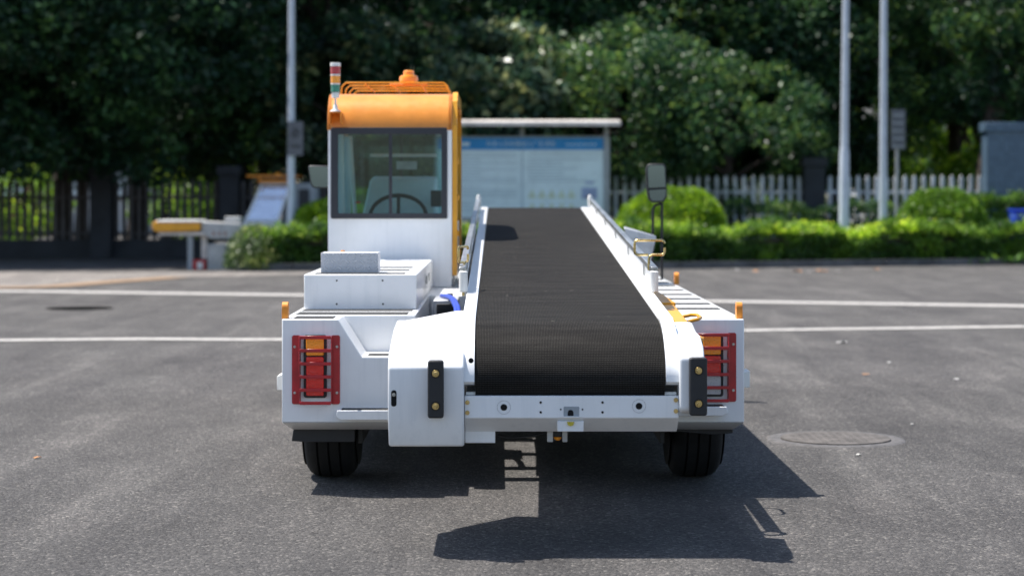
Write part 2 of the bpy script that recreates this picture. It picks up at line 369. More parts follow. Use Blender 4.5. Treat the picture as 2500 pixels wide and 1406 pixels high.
stripe('road_marking_line', [(-300, 705), (0, 703), (130, 700), (260, 690), (430, 678)], 0.5, 'line_orange', 0.012)
# manholes
def manhole(px, py, r, label):
    x, y = G(px, py); e = thing('manhole_cover', label, 'manhole cover', (x, y, 0))
    b = MB(); prof = [(r+0.03, 0.0), (r+0.02, 0.007), (r-0.035, 0.008), (r-0.045, 0.003)]
    b.lathe(prof, (x, y, 0), 'z', 48); b.build('collar', 'collar_grey', e)
    c = MB(); c.lathe([(r-0.05, 0.001), (r-0.05, 0.012), (r-0.06, 0.014)], (x, y, 0), 'z', 48)
    for i in range(-6, 7):
        for j in range(-6, 7):
            if math.hypot(i, j)*0.046 < r-0.09:
                cx, cy = x+i*0.046, y+j*0.046; c.box(cx-0.013, cx+0.013, cy-0.013, cy+0.013, 0.0135, 0.0148)
    c.build('lid', 'iron', e)
manhole(2040, 1073, 0.35, 'large round manhole cover set in the asphalt right of the loader')
x, y = G(194, 753); e = thing('sunken_manhole', 'dark sunken round manhole between the white lines on the left', 'manhole cover', (x, y, 0))
b = MB(); b.lathe([(0.40, 0.0), (0.39, 0.006), (0.35, 0.006), (0.34, 0.002)], (x, y, 0), 'z', 40); b.build('collar', 'pit_dark', e)
b = MB(); b.lathe([(0.32, 0.002), (0.32, 0.010), (0.3, 0.011)], (x, y, 0), 'z', 40); b.build('lid', 'pit_dark', e)
# litter
def litter(name, px, py, s, mat, label, cat, seed):
    rr = random.Random(seed); x, y = G(px, py)
    n = 9; vs = [(x, y, 0.012)]; 
    for k in range(n):
        a = 2*math.pi*k/n; q = s*(0.6+0.5*rr.random()); vs.append((x+q*math.cos(a)*1.3, y+q*math.sin(a), 0.004+0.02*rr.random()*s/0.04))
    vs += [(p[0], p[1], p[2]-0.002) for p in vs]
    m_ = n+1; fs = [(0, 1+k, 1+(k+1) % n) for k in range(n)]+[(m_, m_+1+(k+1) % n, m_+1+k) for k in range(n)]+[(1+k, m_+1+k, m_+1+(k+1) % n, 1+(k+1) % n) for k in range(n)]
    b = MB().add(vs, fs); tag(b.build(name, mat), label, cat)
litter('dry_leaf', 92, 1119, 0.018, 'dry_leaf_mat', 'small curled brown leaf on the asphalt far left of the loader', 'leaf', 1)
litter('paper_scrap', 2054, 838, 0.040, 'paper', 'white paper scrap just below the nearer white line on the right', 'litter', 2)
litter('paper_scrap', 2335, 927, 0.02, 'paper', 'pale scrap on open asphalt near the right edge', 'litter', 3)
litter('paper_scrap', 2097, 1112, 0.013, 'paper', 'tiny cream scrap just below the large round manhole cover', 'litter', 4)
litter('paper_scrap', 2171, 886, 0.012, 'paper', 'small pale scrap between the two larger scraps on the right', 'litter', 5)
litter('dry_leaf', 2113, 916, 0.025, 'dry_leaf_mat', 'faded orange leaf on asphalt above the large manhole', 'leaf', 6)
litter('paper_scrap', 2226, 1037, 0.010, 'paper', 'tiny white speck of paper up and right of the large manhole', 'litter', 7)
GL = ['%s leaf, %s of the fallen leaves in the kerb gutter' % (a, b) for a, b in (('pale', 'leftmost'), ('small brown', 'second from left'), ('larger brown', 'third from left'), ('pale', 'fourth from left'), ('brown', 'fifth from left'), ('larger brown', 'sixth from left'), ('pale', 'second from right'), ('brown', 'rightmost'))]
for i, (px, py) in enumerate([(1797, 657), (1845, 660), (1945, 661), (1975, 662), (1995, 659), (2010, 661), (2045, 660), (2140, 656)]):
    x, y = G(px, py+2)
    litter('dry_leaf', px, py+3, 0.04+0.015*(i % 3), 'dry_leaf_mat' if i % 3 else 'paper', GL[i], 'leaf', 20+i)
    COL.objects[-1]['group'] = 'fallen leaves along the kerb'

# kerb and planting bed right of x px 600
KY = lambda x: 36.5 + 0.13*(x+4.7) + 0.20*max(0, x-3) # kerb front depth against x
def bed(name, xs, y_off0, y_off1, z, mat):
    vs = []
    for x in xs: vs += [(x, KY(x)+y_off0, z), (x, KY(x)+y_off1, z)]
    fs = [(2*i, 2*i+2, 2*i+3, 2*i+1) for i in range(len(xs)-1)]
    me = bpy.data.meshes.new(name); me.from_pydata(vs, [], fs); me.materials.append(MATS[mat])
    o = bpy.data.objects.new(name, me); COL.objects.link(o); o['kind'] = 'structure'
XS = [-4.7+0.5*i for i in range(60)]
bed('soil_bed', XS, 0.14, 16, 0.06, 'soil')
mb = MB()
for i in range(28):
    x0, x1 = -4.7+i*1.0, -4.7+(i+1)*1.0-0.012
    mb.loft([(x0, KY(x0), 0), (x1, KY(x1), 0), (x1, KY(x1)+.15, 0), (x0, KY(x0)+.15, 0)], [(x0, KY(x0)+.01, .13), (x1, KY(x1)+.01, .13), (x1, KY(x1)+.15, .13), (x0, KY(x0)+.15, .13)])
k = mb.build('kerb', 'kerb_stone'); k['kind'] = 'structure'

# =============================================================== FOLIAGE
def leaves_mesh(name, P, size, mat, flat=0.0, aspect=0.5, prefer_up=0.0):
    P = np.asarray(P, float); n = len(P)
    d = rng.normal(size=(n, 3)); d[:, 2] *= (1-flat); d /= np.linalg.norm(d, axis=1)[:, None]
    nr = rng.normal(size=(n, 3)); nr[:, 2] += prefer_up
    u = np.cross(d, nr); u /= np.linalg.norm(u, axis=1)[:, None]+1e-9
    s = size*(0.6+0.8*rng.random(n))[:, None]
    nn = np.cross(u, d)
    a = P-d*s*0.5; c = P+d*s*0.5; bq = P+u*s*aspect*0.5-d*s*0.05+nn*s*0.08; dq = P-u*s*aspect*0.5-d*s*0.05+nn*s*0.08
    V = np.stack([a, bq, c, dq], 1).reshape(-1, 3)
    me = bpy.data.meshes.new(name); me.vertices.add(4*n); me.vertices.foreach_set('co', V.ravel())
    me.loops.add(4*n); me.loops.foreach_set('vertex_index', np.arange(4*n, dtype=np.int32))
    me.polygons.add(n); me.polygons.foreach_set('loop_start', np.arange(0, 4*n, 4, dtype=np.int32)); me.polygons.foreach_set('loop_total', np.full(n, 4, dtype=np.int32))
    me.update(calc_edges=True); me.materials.append(MATS[mat]); return me
def link_mesh(name, me, parent=None):
    o = bpy.data.objects.new(name, me); COL.objects.link(o)
    if parent is not None: o.parent = parent
    return o
def crown_points(R0, z0, z1, nclump, per, spread=0.42, seed=0, squash=0.75):
    g = np.random.default_rng(seed); pts = []; cs = []
    H = z1-z0
    for i in range(nclump):
        while True:
            q = g.uniform(-1, 1, 3)
            L = np.linalg.norm(q)
            if 0.35 < L < 1: break
        q = q/L*(L**0.35)
        c = np.array([q[0]*R0, q[1]*R0, z0+H*0.5+q[2]*H*0.5]); cs.append(c)
        r = spread*(0.7+0.8*g.random())
        k = int(per*(r/spread)**2)
        d = g.normal(size=(k, 3)); d /= np.linalg.norm(d, axis=1)[:, None]
        rad = r*(0.45+0.6*g.random(k)**0.6)
        p = c+d*rad[:, None]*np.array([1.1, 1.1, squash]); pts.append(p)
    return np.concatenate(pts), cs
def tree_proto(seed, R0, z0, z1, mat, leaf, nclump=70, per=190, trunk_h=2.2, tr=0.16, lean=0.0, spread=0.55, flat=0.3):
    P, cs = crown_points(R0, z0, z1, nclump, per, spread, seed)
    crown = leaves_mesh('crown', P, leaf, mat, flat=flat, prefer_up=0.8)
    g = random.Random(seed); t = MB()
    top = Vector((lean, 0.1, z1*0.72)); pts = []; rr = []
    for i in range(9):
        q = i/8; pts.append(Vector((lean*q*q+0.07*math.sin(3*q+seed), 0.06*math.cos(4*q+seed)-0.06, top.z*q))); rr.append(tr*(1.25-q) if q > .08 else tr*1.5)
    t.tube(pts, rr, 9)
    for i in range(14):
        q = g.uniform(0.28, 0.9); a = g.uniform(0, 6.28); b0 = pts[0].lerp(pts[-1], 0).copy()
        k = int(q*8); b0 = pts[k].lerp(pts[min(k+1, 8)], q*8-k)
        c = Vector(cs[g.randrange(len(cs))]); mid = b0.lerp(c, 0.5)+Vector((0, 0, 0.25))
        t.tube([b0, b0.lerp(mid, .5)+Vector((g.uniform(-.1, .1), g.uniform(-.1, .1), .08)), mid, c], [tr*.42, tr*.32, tr*.22, tr*.07], 6)
    to = t.build('trunk', 'bark'); tm = to.data; bpy.data.objects.remove(to)
    return crown, tm
def place_tree(proto, px, D, rz, sc, label, name='tree', group='trees along the fence', cat='tree', dz=0, over=0):
    e = thing(name, label, cat, (PX(px, D), D, dz), group)
    e.rotation_euler = (0, 0, rz); e.scale = (sc, sc, sc)
    link_mesh('trunk', proto[1], e); c = link_mesh('crown', proto[0], e); c.location = (-over*math.sin(rz), -over*math.cos(rz), 0); return e
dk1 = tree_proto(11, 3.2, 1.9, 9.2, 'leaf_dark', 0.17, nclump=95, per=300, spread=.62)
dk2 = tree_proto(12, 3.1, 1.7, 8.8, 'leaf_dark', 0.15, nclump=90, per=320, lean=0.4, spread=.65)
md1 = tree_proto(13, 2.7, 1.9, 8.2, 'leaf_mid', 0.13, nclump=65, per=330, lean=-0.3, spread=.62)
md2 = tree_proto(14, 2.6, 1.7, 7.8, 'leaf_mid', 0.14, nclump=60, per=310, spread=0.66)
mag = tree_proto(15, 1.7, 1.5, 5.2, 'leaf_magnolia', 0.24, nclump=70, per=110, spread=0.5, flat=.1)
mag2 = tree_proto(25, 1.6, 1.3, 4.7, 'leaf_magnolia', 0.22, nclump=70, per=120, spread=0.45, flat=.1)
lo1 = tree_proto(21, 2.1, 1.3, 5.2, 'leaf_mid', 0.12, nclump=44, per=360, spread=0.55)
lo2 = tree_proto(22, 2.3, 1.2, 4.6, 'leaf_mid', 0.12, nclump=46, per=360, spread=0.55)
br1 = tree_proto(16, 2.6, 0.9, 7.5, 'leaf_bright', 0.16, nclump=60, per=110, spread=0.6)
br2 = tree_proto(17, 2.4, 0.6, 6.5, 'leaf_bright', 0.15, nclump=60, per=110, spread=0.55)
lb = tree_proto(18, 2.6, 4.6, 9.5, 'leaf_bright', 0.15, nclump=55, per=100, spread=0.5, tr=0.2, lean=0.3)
front = [
 (dk1, -90, 45.6, 0.3, 1.1, 'very dark leafy tree at the far left edge of the photo', 3.6),
 (dk2, -420, 42.0, 1.3, 1.2, 'dark tree standing just outside the left edge of the photo', 0),
 (dk2, 150, 45.8, 2.1, 1.1, 'very dark tree above the first dark fence section on the left', 3.4),
 (dk1, 330, 45.9, 4.0, 1.08, 'dark tree hanging over the paving behind the yellow conveyor end', 3.0),
 (dk2, 540, 46.5, 1.0, 1.05, 'dark tree behind the small parked loader cab'),
 (md1, 600, 46.4, 5.0, .85, 'slightly paler tree just left of the pole with the grey sign'),
 (dk1, 780, 46.5, 3.0, 1.0, 'dark tree between the sign pole and the orange cab roof'),
 (mag2, 850, 45.4, 1.4, 1.08, 'broad leaved tree directly behind the red, orange and green signal tower'),
 (dk2, 1020, 50.0, 0.2, 1.05, 'dark tree right behind the orange cab roof'),
 (mag, 1180, 46.0, 2.6, 1.0, 'broad leaved tree with large pale glossy leaves right of the cab roof'),
 (dk1, 1330, 51.0, 5.2, 1.0, 'dark tree behind the notice board roof'),
 (lo1, 1510, 46.8, 0.9, 1.0, 'mid green tree with sunlit clumps over the right end of the notice board'),
 (lo2, 1770, 46.9, 3.3, 1.0, 'low rounded green tree with a sunlit crown left of the tall white poles'),
 (md2, 1640, 50.0, 3.3, 1.12, 'taller green tree rising behind the two sunlit low crowns'),
 (dk1, 1800, 51.0, 1.1, 1.0, 'tall dark tree behind the low rounded crown beside the poles'),
 (dk2, 1450, 51.5, 2.2, 1.0, 'tall dark tree rising above the right end of the notice board roof'),
 (dk2, 1960, 50.5, 4.4, 1.0, 'dark tree behind the two white poles'),
 (md1, 2040, 49.5, 2.4, 0.86, 'green tree whose boughs show between the two tall white poles'),
 (lb, 2330, 52.0, 1.6, 1.0, 'loose open tree with light showing through it right of the poles'),
 (br2, 2390, 52.5, 1.9, 1.15, 'bright leaved tree close behind the forked brown trunk'),
 (dk1, 2560, 48.5, 5.6, 0.96, 'dark tree hanging over the blue tiled gate pillar'),
]
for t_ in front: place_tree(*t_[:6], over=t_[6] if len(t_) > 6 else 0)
# bare dark trunk with a fork at the right
tx, ty = PX(2415, 46.5), 46.5
e = thing('forked_tree', 'brown forked tree trunk beside the blue tiled gate pillar', 'tree', (tx, ty, 0))
t = MB(); t.tube([(tx-.15, ty, 0), (tx-.12, ty, 1.6), (tx+.05, ty, 3), (tx+.15, ty, 4.6), (tx+.35, ty, 6.5), (tx+.5, ty, 8)], [.24, .20, .17, .14, .10, .05], 10)
t.tube([(tx+.0, ty, 2.6), (tx+.3, ty, 3.4), (tx+.62, ty, 4.4), (tx+.75, ty, 6.5)], [.12, .10, .08, .05], 8)
t.tube([(tx+.12, ty, 4.4), (tx-.3, ty, 5.1), (tx-.8, ty, 6.0)], [.08, .06, .03], 8)
t.build('trunk', 'bark', e)
P, _ = crown_points(2.2, 4.6, 9.0, 60, 160, 0.5, 33); P[:, 0] += .4
o = link_mesh('crown', leaves_mesh('crown', P, 0.14, 'leaf_mid', 0.3, prefer_up=.8), e)
back = [(dk1, -20, 57, 'dark green tree beyond the bars at the far left edge'), (dk2, 200, 58, 'dark tree beyond the first dark fence section'), (dk1, 400, 56, 'dark tree beyond the bars above the yellow conveyor end'),
 (br2, 640, 59, 'bright green tree beyond the fence behind the small loader cab'), (dk2, 850, 58, 'dark second row tree beyond the fence behind the orange roofed cab'), (br1, 1080, 60, 'bright green tree beyond the fence just behind the notice board left half'),
 (dk1, 1300, 58, 'dark second row tree beyond the fence behind the notice board centre'), (br2, 1500, 60, 'bright green tree glimpsed beyond the fence just right of the notice board'), (dk1, 1700, 57, 'dark second row tree beyond the fence over the bright domed shrub'),
 (br2, 1900, 61, 'bright green tree beyond the fence left of the dark tiled pillar'), (dk2, 2060, 58, 'dark second row tree beyond the fence behind the left tall white pole'), (br1, 2500, 59, 'bright green tree beyond the blue tiled pillar at the right edge')]
for i, (p, px, D, lab) in enumerate(back):
    place_tree(p, px, D, i*1.3, 1.0, lab, group='trees beyond the fence' if p in (br1, br2) else 'dark trees of the second row')
# far wood closes the view
n = 52000; P = np.stack([rng.uniform(-26, 26, n), rng.uniform(72, 78, n), rng.uniform(1.5, 15, n)], 1)
k = np.sin(P[:, 0]*1.1)+np.sin(P[:, 0]*2.3+P[:, 2]*1.3)+np.sin(P[:, 2]*1.7)*.8; P = P[(k > -1.3)]
o = link_mesh('distant_woods', leaves_mesh('distant_woods', P, 0.42, 'leaf_dark', 0.2)); o['kind'] = 'stuff'

def hedge_points(x0, x1, yf, depth, h, n, lump=0.06, seed=0, kyf=None):
    g = np.random.default_rng(seed)
    X = g.uniform(x0, x1, n); t = g.random(n); out = []
    per = h+depth+h; s = g.random(n)*per
    Y = np.where(s < h, 0, np.where(s < h+depth, s-h, depth)); Z = np.where(s < h, s, np.where(s < h+depth, h, per-s))
    inn = np.abs(g.normal(0, 0.07, n))
    wob = lump*(np.sin(X*2.3+seed)+np.sin(X*5.1+1)+.6*np.sin(X*11))
    # rounded shoulder
    cx, cz = depth/2, h/2
    Y = Y+(cx-Y)*inn*1.2; Z = Z+(cz-Z)*inn*1.2+np.where(Z > h*.7, wob, 0)
    corner = (Z > h-.14) & (Y < .14); Z = np.where(corner, Z-(.14-np.clip(Y, 0, .14))*.5, Z)
    Z = Z+np.where(Z > h*.8, np.abs(g.normal(0, .05, n)), 0)
    Yb = kyf(X) if kyf is not None else yf
    return np.stack([X, Yb+Y+wob*.6, np.maximum(Z, .08)], 1)
KYA = lambda X: 36.5+0.13*(X+4.7)+0.20*np.maximum(0, X-3)+0.25
xl = PX(585, 36.8)
e = thing('hedge', 'long low clipped green hedge behind the kerb', 'hedge', (5, 38, 0))
P = hedge_points(xl+.1, 11.6, 0, 1.4, 0.66, 90000, lump=0.085, seed=2, kyf=KYA)
P2 = P[:1]
o = link_mesh('foliage', leaves_mesh('foliage', P, 0.075, 'leaf_hedge', 0.0, prefer_up=0.4), e); o.location = -e.location
# pale leaved left end of the hedge
g = np.random.default_rng(5); n = 5000; d = g.normal(size=(n, 3)); d /= np.linalg.norm(d, axis=1)[:, None]; d[:, 2] = np.abs(d[:, 2])
Pe = np.array([xl+.25, 37.2, .05])+d*np.array([.55, .75, .72])*(0.8+.3*g.random(n))[:, None]
o = link_mesh('end_growth', leaves_mesh('end_growth', Pe, 0.085, 'leaf_endgrowth', 0.2, aspect=.3), e); o.location = -e.location
o['label'] = 'pale loose growth at the open end of the hedge'
n = 60000; X = rng.uniform(xl+.1, 11.6, n); q_ = rng.random(n)
den = .5+.35*np.sin(X*1.7)*np.sin(X*.9+1)+.2*np.sin(X*4.3)
up = np.abs(rng.normal(0, .085, n))*(.7+.6*np.clip(den, 0, 1))
keep = rng.random(n) < .35+.6*np.clip(den, 0, 1)
Ps = np.stack([X, KYA(X)+q_*1.35-.02, .60+up+.05*np.sin(X*2.3+2)], 1)[keep]
o = link_mesh('fresh_shoots', leaves_mesh('fresh_shoots', Ps, .10, 'leaf_shoot', -.6, aspect=.35), e); o.location = -e.location; o['label'] = 'bright fresh shoots on top of the hedge'
core = MB()
for i in range(32):
    x0, x1 = xl+.3+i*.5, xl+.3+(i+1)*.5
    if x1 > 11.6: break
    core.loft([(x0, KYA(x0)+.2, .05), (x1, KYA(x1)+.2, .05), (x1, KYA(x1)+1.2, .05), (x0, KYA(x0)+1.2, .05)], [(x0, KYA(x0)+.2, .5), (x1, KYA(x1)+.2, .5), (x1, KYA(x1)+1.2, .5), (x0, KYA(x0)+1.2, .5)])
core.build('branches', 'bark', e)
def dome(px, D, rx, ry, h, label, mat='leaf_dome', n=20000, seed=1, leaf=0.07):
    x = PX(px, D); e = thing('domed_shrub', label, 'shrub', (x, D, 0)); g = np.random.default_rng(seed)
    d = g.normal(size=(n, 3)); d /= np.linalg.norm(d, axis=1)[:, None]; d[:, 2] = np.abs(d[:, 2])
    d[:, 2] = d[:, 2]**0.8
    bumpy = 1+.025*np.sin(d[:, 0]*9+seed)+.025*np.sin(d[:, 2]*11)+.02*np.sin(d[:, 1]*13)
    r = bumpy*(0.84+.2*g.random(n)**.5)
    P = np.stack([d[:, 0]*rx*r, d[:, 1]*ry*r, d[:, 2]*h*r], 1)
    link_mesh('foliage', leaves_mesh('foliage', P, leaf, mat, 0, prefer_up=.2, aspect=.6), e)
    c = MB(); c.lathe([(rx*.7, .02), (rx*.68, h*.4), (rx*.45, h*.66), (.05, h*.75)], (x, D, 0), 'z', 16); c.build('branches', 'bark', e)
dome(893, 39.6, 1.55, .9, PZ(466, 39.6), 'bright domed shrub left of the cab, behind the sign pole', seed=3)
dome(1642, 40.8, 1.20, 1.1, PZ(456, 40.8), 'bright domed shrub behind the right hand mirror', seed=4)
dome(2298, 41.2, 1.0, .95, PZ(465, 41.2)+.04, 'domed shrub right of the two tall white poles', 'leaf_dome2', seed=5)
x0 = PX(1775, 44); e = thing('low_hedge', 'low dark hedge at the foot of the pale picket fence', 'hedge', (x0+2, 44, 0))
P = hedge_points(x0, PX(2185, 44), 44, .8, PZ(503, 44), 12000, seed=8)
o = link_mesh('foliage', leaves_mesh('foliage', P, .08, 'leaf_mid'), e); o.location = -e.location
x0 = PX(2385, 43); e = thing('low_hedge', 'low clipped hedge at the foot of the blue tiled pillar', 'hedge', (x0+1, 43, 0))
P = hedge_points(x0, x0+2.2, 43, .9, PZ(488, 43), 12000, seed=9)
o = link_mesh('foliage', leaves_mesh('foliage', P, .08, 'leaf_hedge'), e); o.location = -e.location
# ground cover beyond the hedge
def bush(px, D, r, h, label, seed, mat='leaf_bright'):
    x = PX(px, D); e = thing('bush', label, 'bush', (x, D, 0), 'bright bushes beyond the fence'); g = np.random.default_rng(seed)
    P, _ = crown_points(r, .15, h, 22, 70, .33, seed)
    link_mesh('foliage', leaves_mesh('foliage', P, .13, mat, 0, aspect=.7), e)
    b = MB()
    for k in range(5):
        a = k*1.3; b.tube([(x, D, 0), (x+.2*r*math.cos(a), D+.2*r*math.sin(a), h*.35), (x+.5*r*math.cos(a), D+.5*r*math.sin(a), h*.7)], [.03, .02, .01], 5)
    b.build('stems', 'bark', e)
bush(40, 49.5, 1.1, 2.0, 'bright bush beyond the bars at the far left', 41)
#bush(190, 50.5, .8, 1.5, 'bright bush beyond the bars just left of the first dark pillar', 42)
#bush(360, 49.5, .9, 1.7, 'bright bush beyond the bars above the left part of the yellow conveyor end', 43)
bush(440, 51, 1.0, 2.4, 'tall bright bush beyond the bars right of the yellow conveyor tip', 44)
bush(505, 49.8, .7, 2.1, 'bright bush beyond the bars just left of the second dark pillar', 45)
#bush(610, 49.6, .8, 2.3, 'bright bush beyond the fence beside the small loader cab', 46)
bush(2140, 51, .9, 2.8, 'tall bright bush beyond the fence between the right tall pole and the panel sign', 47)
bush(2265, 53, .9, 2.9, 'tall bright bush beyond the fence right of the panel sign', 48)
bush(2385, 51, .8, 2.6, 'bright bush beyond the fence left of the wide tiled pillar', 49)
n = 30000; P = np.stack([rng.uniform(-4, 14, n), rng.uniform(39.5, 56, n), rng.uniform(.06, .22, n)], 1)
o = link_mesh('ground_cover', leaves_mesh('ground_cover', P, .16, 'leaf_hedge')); o['kind'] = 'stuff'

# =============================================================== FENCE, PILLARS, BUILDINGS
def fence(pa, pb, D, ztop, zbot, step, wd, mat, label, tip=True):
    xa, xb = PX(pa, D), PX(pb, D); e = thing('fence_panel', label, 'fence', ((xa+xb)/2, D, 0), 'fence panels between the pillars')
    b = MB(); n = max(2, int((xb-xa)/step)); st = (xb-xa)/n
    for i in range(n):
        x = xa+st*(i+.5)
        if tip: b.prism([(x-wd/2, zbot), (x+wd/2, zbot), (x+wd/2, ztop-.06), (x, ztop), (x-wd/2, ztop-.06)], 'y', D-.03, D+.03)
        else: b.box(x-wd/2, x+wd/2, D-.03, D+.03, zbot, ztop)
    b.build('pickets', mat, e)
    for z in (ztop-.38, zbot+.12):
        MB().box(xa-.02, xb+.02, D+.032, D+.08, z-.035, z+.035).build('rail', mat, e)
    MB().box(xa-.02, xb+.02, D-.1, D+.12, 0, zbot-.01).build('plinth', 'pillar_dark' if mat == 'pickets_dark' else 'concrete', e)
FD = 44.5
ztL = PZ(440, FD); FR = 46.0; ztR = PZ(428, FR)
fence(-230, 220, FD, ztL, .40, .165, .085, 'pickets_dark', 'dark picket fence panel at the far left')
fence(275, 535, FD, ztL, .40, .165, .085, 'pickets_dark', 'dark picket fence panel between the two dark pillars on the left')
fence(585, 900, FD, ztL, .40, .165, .085, 'pickets_dark', 'dark picket fence panel behind the small parked loader')
fence(1005, 1440, FR, ztR, .25, .2, .09, 'pickets_pale', 'picket fence panel hidden behind the notice board')
fence(1470, 1962, FR, ztR, .25, .2, .085, 'pickets_pale', 'grey picket fence panel behind the bright domed shrub')
fence(2015, 2404, FR, ztR, .25, .2, .085, 'pickets_pale', 'pale picket fence panel running up to the blue tiled pillar')
def pillar(pa, pb, D, pt, mat, label, dep=.5):
    xa, xb = PX(pa, D), PX(pb, D); zt = PZ(pt, D); e = thing('gate_pillar', label, 'pillar', ((xa+xb)/2, D, 0))
    MB().box(xa, xb, D-.15, D-.15+dep, 0, zt-.2).build('shaft', mat, e)
    MB().box(xa-.05, xb+.05, D-.2, D-.1+dep, zt-.195, zt).build('capstone', mat if mat == 'tile_blue' else 'pillar_dark', e, .01)
pillar(222, 273, 44.3, 400, 'pillar_dark', 'dark fence pillar left of the yellow conveyor end')
pillar(537, 583, 44.3, 405, 'pillar_dark', 'dark fence pillar behind the small parked loader')
pillar(1963, 2012, 45.8, 385, 'pillar_dark', 'tiled fence pillar just left of the tall white poles')
pillar(2406, 2560, 45.0, 300, 'tile_blue', 'wide blue grey tiled gate pillar at the right edge')
# pale building beyond the fence, right
def bldg(xa, xb, y, z, label, rows, cols, mat='pale_wall', zb=0):
    e = thing('building', label, 'building', ((xa+xb)/2, y, 0))
    MB().box(xa, xb, y, y+6, 0, z).build('wall', mat, e)
    MB().box(xa-.2, xb+.2, y-.2, y+6.2, z+.002, z+.2).build('roof', 'concrete', e)
    for i in range(rows):
        for j in range(cols):
            wx = xa+(xb-xa)*(j+.5)/cols; wz = 1.2+i*2.6
            f = MB().box(wx-.6, wx+.6, y-.05, y-.003, wz, wz+1.3).build('window', 'frame_dark', e)
            MB().box(wx-.55, wx+.55, y-.06, y-.052, wz+.05, wz+1.25).build('pane', 'board_panel', f)
bldg(PX(2150, 62), PX(2400, 62), 62, 4.6, 'pale building beyond the fence behind the tall poles', 1, 3)
bldg(PX(1560, 68), PX(1960, 68), 68, 2.8, 'low pale building beyond the fence behind the mirror', 1, 3)
bldg(PX(-150, 68), PX(70, 68), 68, 2.4, 'low building with a reddish wall beyond the fence at the far left', 1, 2, 'brick_red')
bldg(PX(90, 69), PX(330, 69), 69, 3.0, 'pale building beyond the dark fence on the left', 1, 2)

# =============================================================== POLES AND SIGNS
def tall_pole(px, pxt, D, r, h, label, sleeve=0.0, grp='tall pale poles'):
    x = PX(px, D); xt = PX(pxt, D)
    e = thing('tall_pole', label, 'pole', (x, D, 0), grp); k = (xt-x)/(PZ(0, D))
    MB().tube([(x+k*sleeve, D, sleeve), (x+k*h, D, h)], [r, r*.55], 16).build('shaft', 'pole_white', e)
    if sleeve: MB().tube([(x, D, 0), (x+k*(sleeve-.12), D, sleeve-.12), (x+k*sleeve, D, sleeve+.03)], [r*1.3, r*1.25, r*1.02], 16).build('sleeve', 'pole_white', e)
    MB().lathe([(r*2, 0), (r*2, .03), (r*1.2, .05)], (x, D, .06), 'z', 16).build('base_plate', 'pole_white', e)
    return e
D = 39.6
tall_pole(2059, 2065, D, .075, 10, 'tall white pole with a thicker lower sleeve, nearer the cab', PZ(362, D))
tall_pole(2155, 2158, D+.6, .082, 10, 'tall plain white pole without a sleeve at the right', 0)
e = tall_pole(710, 712, D, .082, 9, 'white pole at the left carrying a grey rectangular sign', 0)
x0, x1 = PX(702, D-.15), PX(740, D-.15)
e = thing('pole_sign', 'grey rectangular sign with a dark symbol fixed to the left pole', 'sign', (PX(720, D), D-.15, 2.5))
MB().prism(rrect(x0, x1, PZ(380, D-.15), PZ(297, D-.15), .02), 'y', D-.15, D-.13).build('plate', 'sign_grey', e)
cx, cz = (x0+x1)/2, PZ(325, D-.15)
mk = MB(); ring_prism(mk, [(cx+.075*math.cos(a*.3927), cz+.09*math.sin(a*.3927)) for a in range(16)], [(cx+.05*math.cos(a*.3927), cz+.062*math.sin(a*.3927)) for a in range(16)], 'y', D-.156, D-.151)
mk.prism([(cx-.06, cz-.05), (cx-.04, cz-.07), (cx+.06, cz+.05), (cx+.04, cz+.07)], 'y', D-.162, D-.157); mk.build('symbol', 'sign_mark', e)
mk = MB()
for i in range(4): mk.box(cx-.1+i*.053, cx-.06+i*.053, D-.156, D-.151, PZ(358, D)-.02, PZ(358, D)+.02)
mk.build('lettering', 'sign_mark', e)
D = 42; x = PX(2190, D); e = thing('panel_sign', 'grey panel sign on a thin post just right of the tall poles', 'sign', (x, D, 0))
MB().tube([(x, D, 0), (x, D, PZ(270, D))], .035, 10).build('post', 'board_frame', e)
MB().box(PX(2174, D), PX(2209, D), D-.06, D-.036, PZ(365, D), PZ(268, D)).build('panel', 'sign_grey', e)
b = MB()
for i in range(5): b.box(PX(2178, D), PX(2205, D), D-.066, D-.061, PZ(360-i*19, D), PZ(360-i*19, D)+.03)
b.build('slats', 'board_frame', e)
e = thing('blue_bin', 'bright blue plastic bin behind the hedge at the right edge', 'bin', (PX(2495, 41), 41, 0))
MB().loft([(PX(2474, 41), 40.8, .07), (PX(2530, 41), 40.8, .07), (PX(2530, 41), 41.2, .07), (PX(2474, 41), 41.2, .07)], [(PX(2470, 41), 40.75, PZ(516, 41)), (PX(2535, 41), 40.75, PZ(516, 41)), (PX(2535, 41), 41.25, PZ(516, 41)), (PX(2470, 41), 41.25, PZ(516, 41))]).build('tub', 'blue_plastic', e, .02)
MB().box(PX(2468, 41), PX(2537, 41), 40.72, 41.28, PZ(515.6, 41), PZ(511, 41)).build('lid', 'blue_plastic', e, .01)

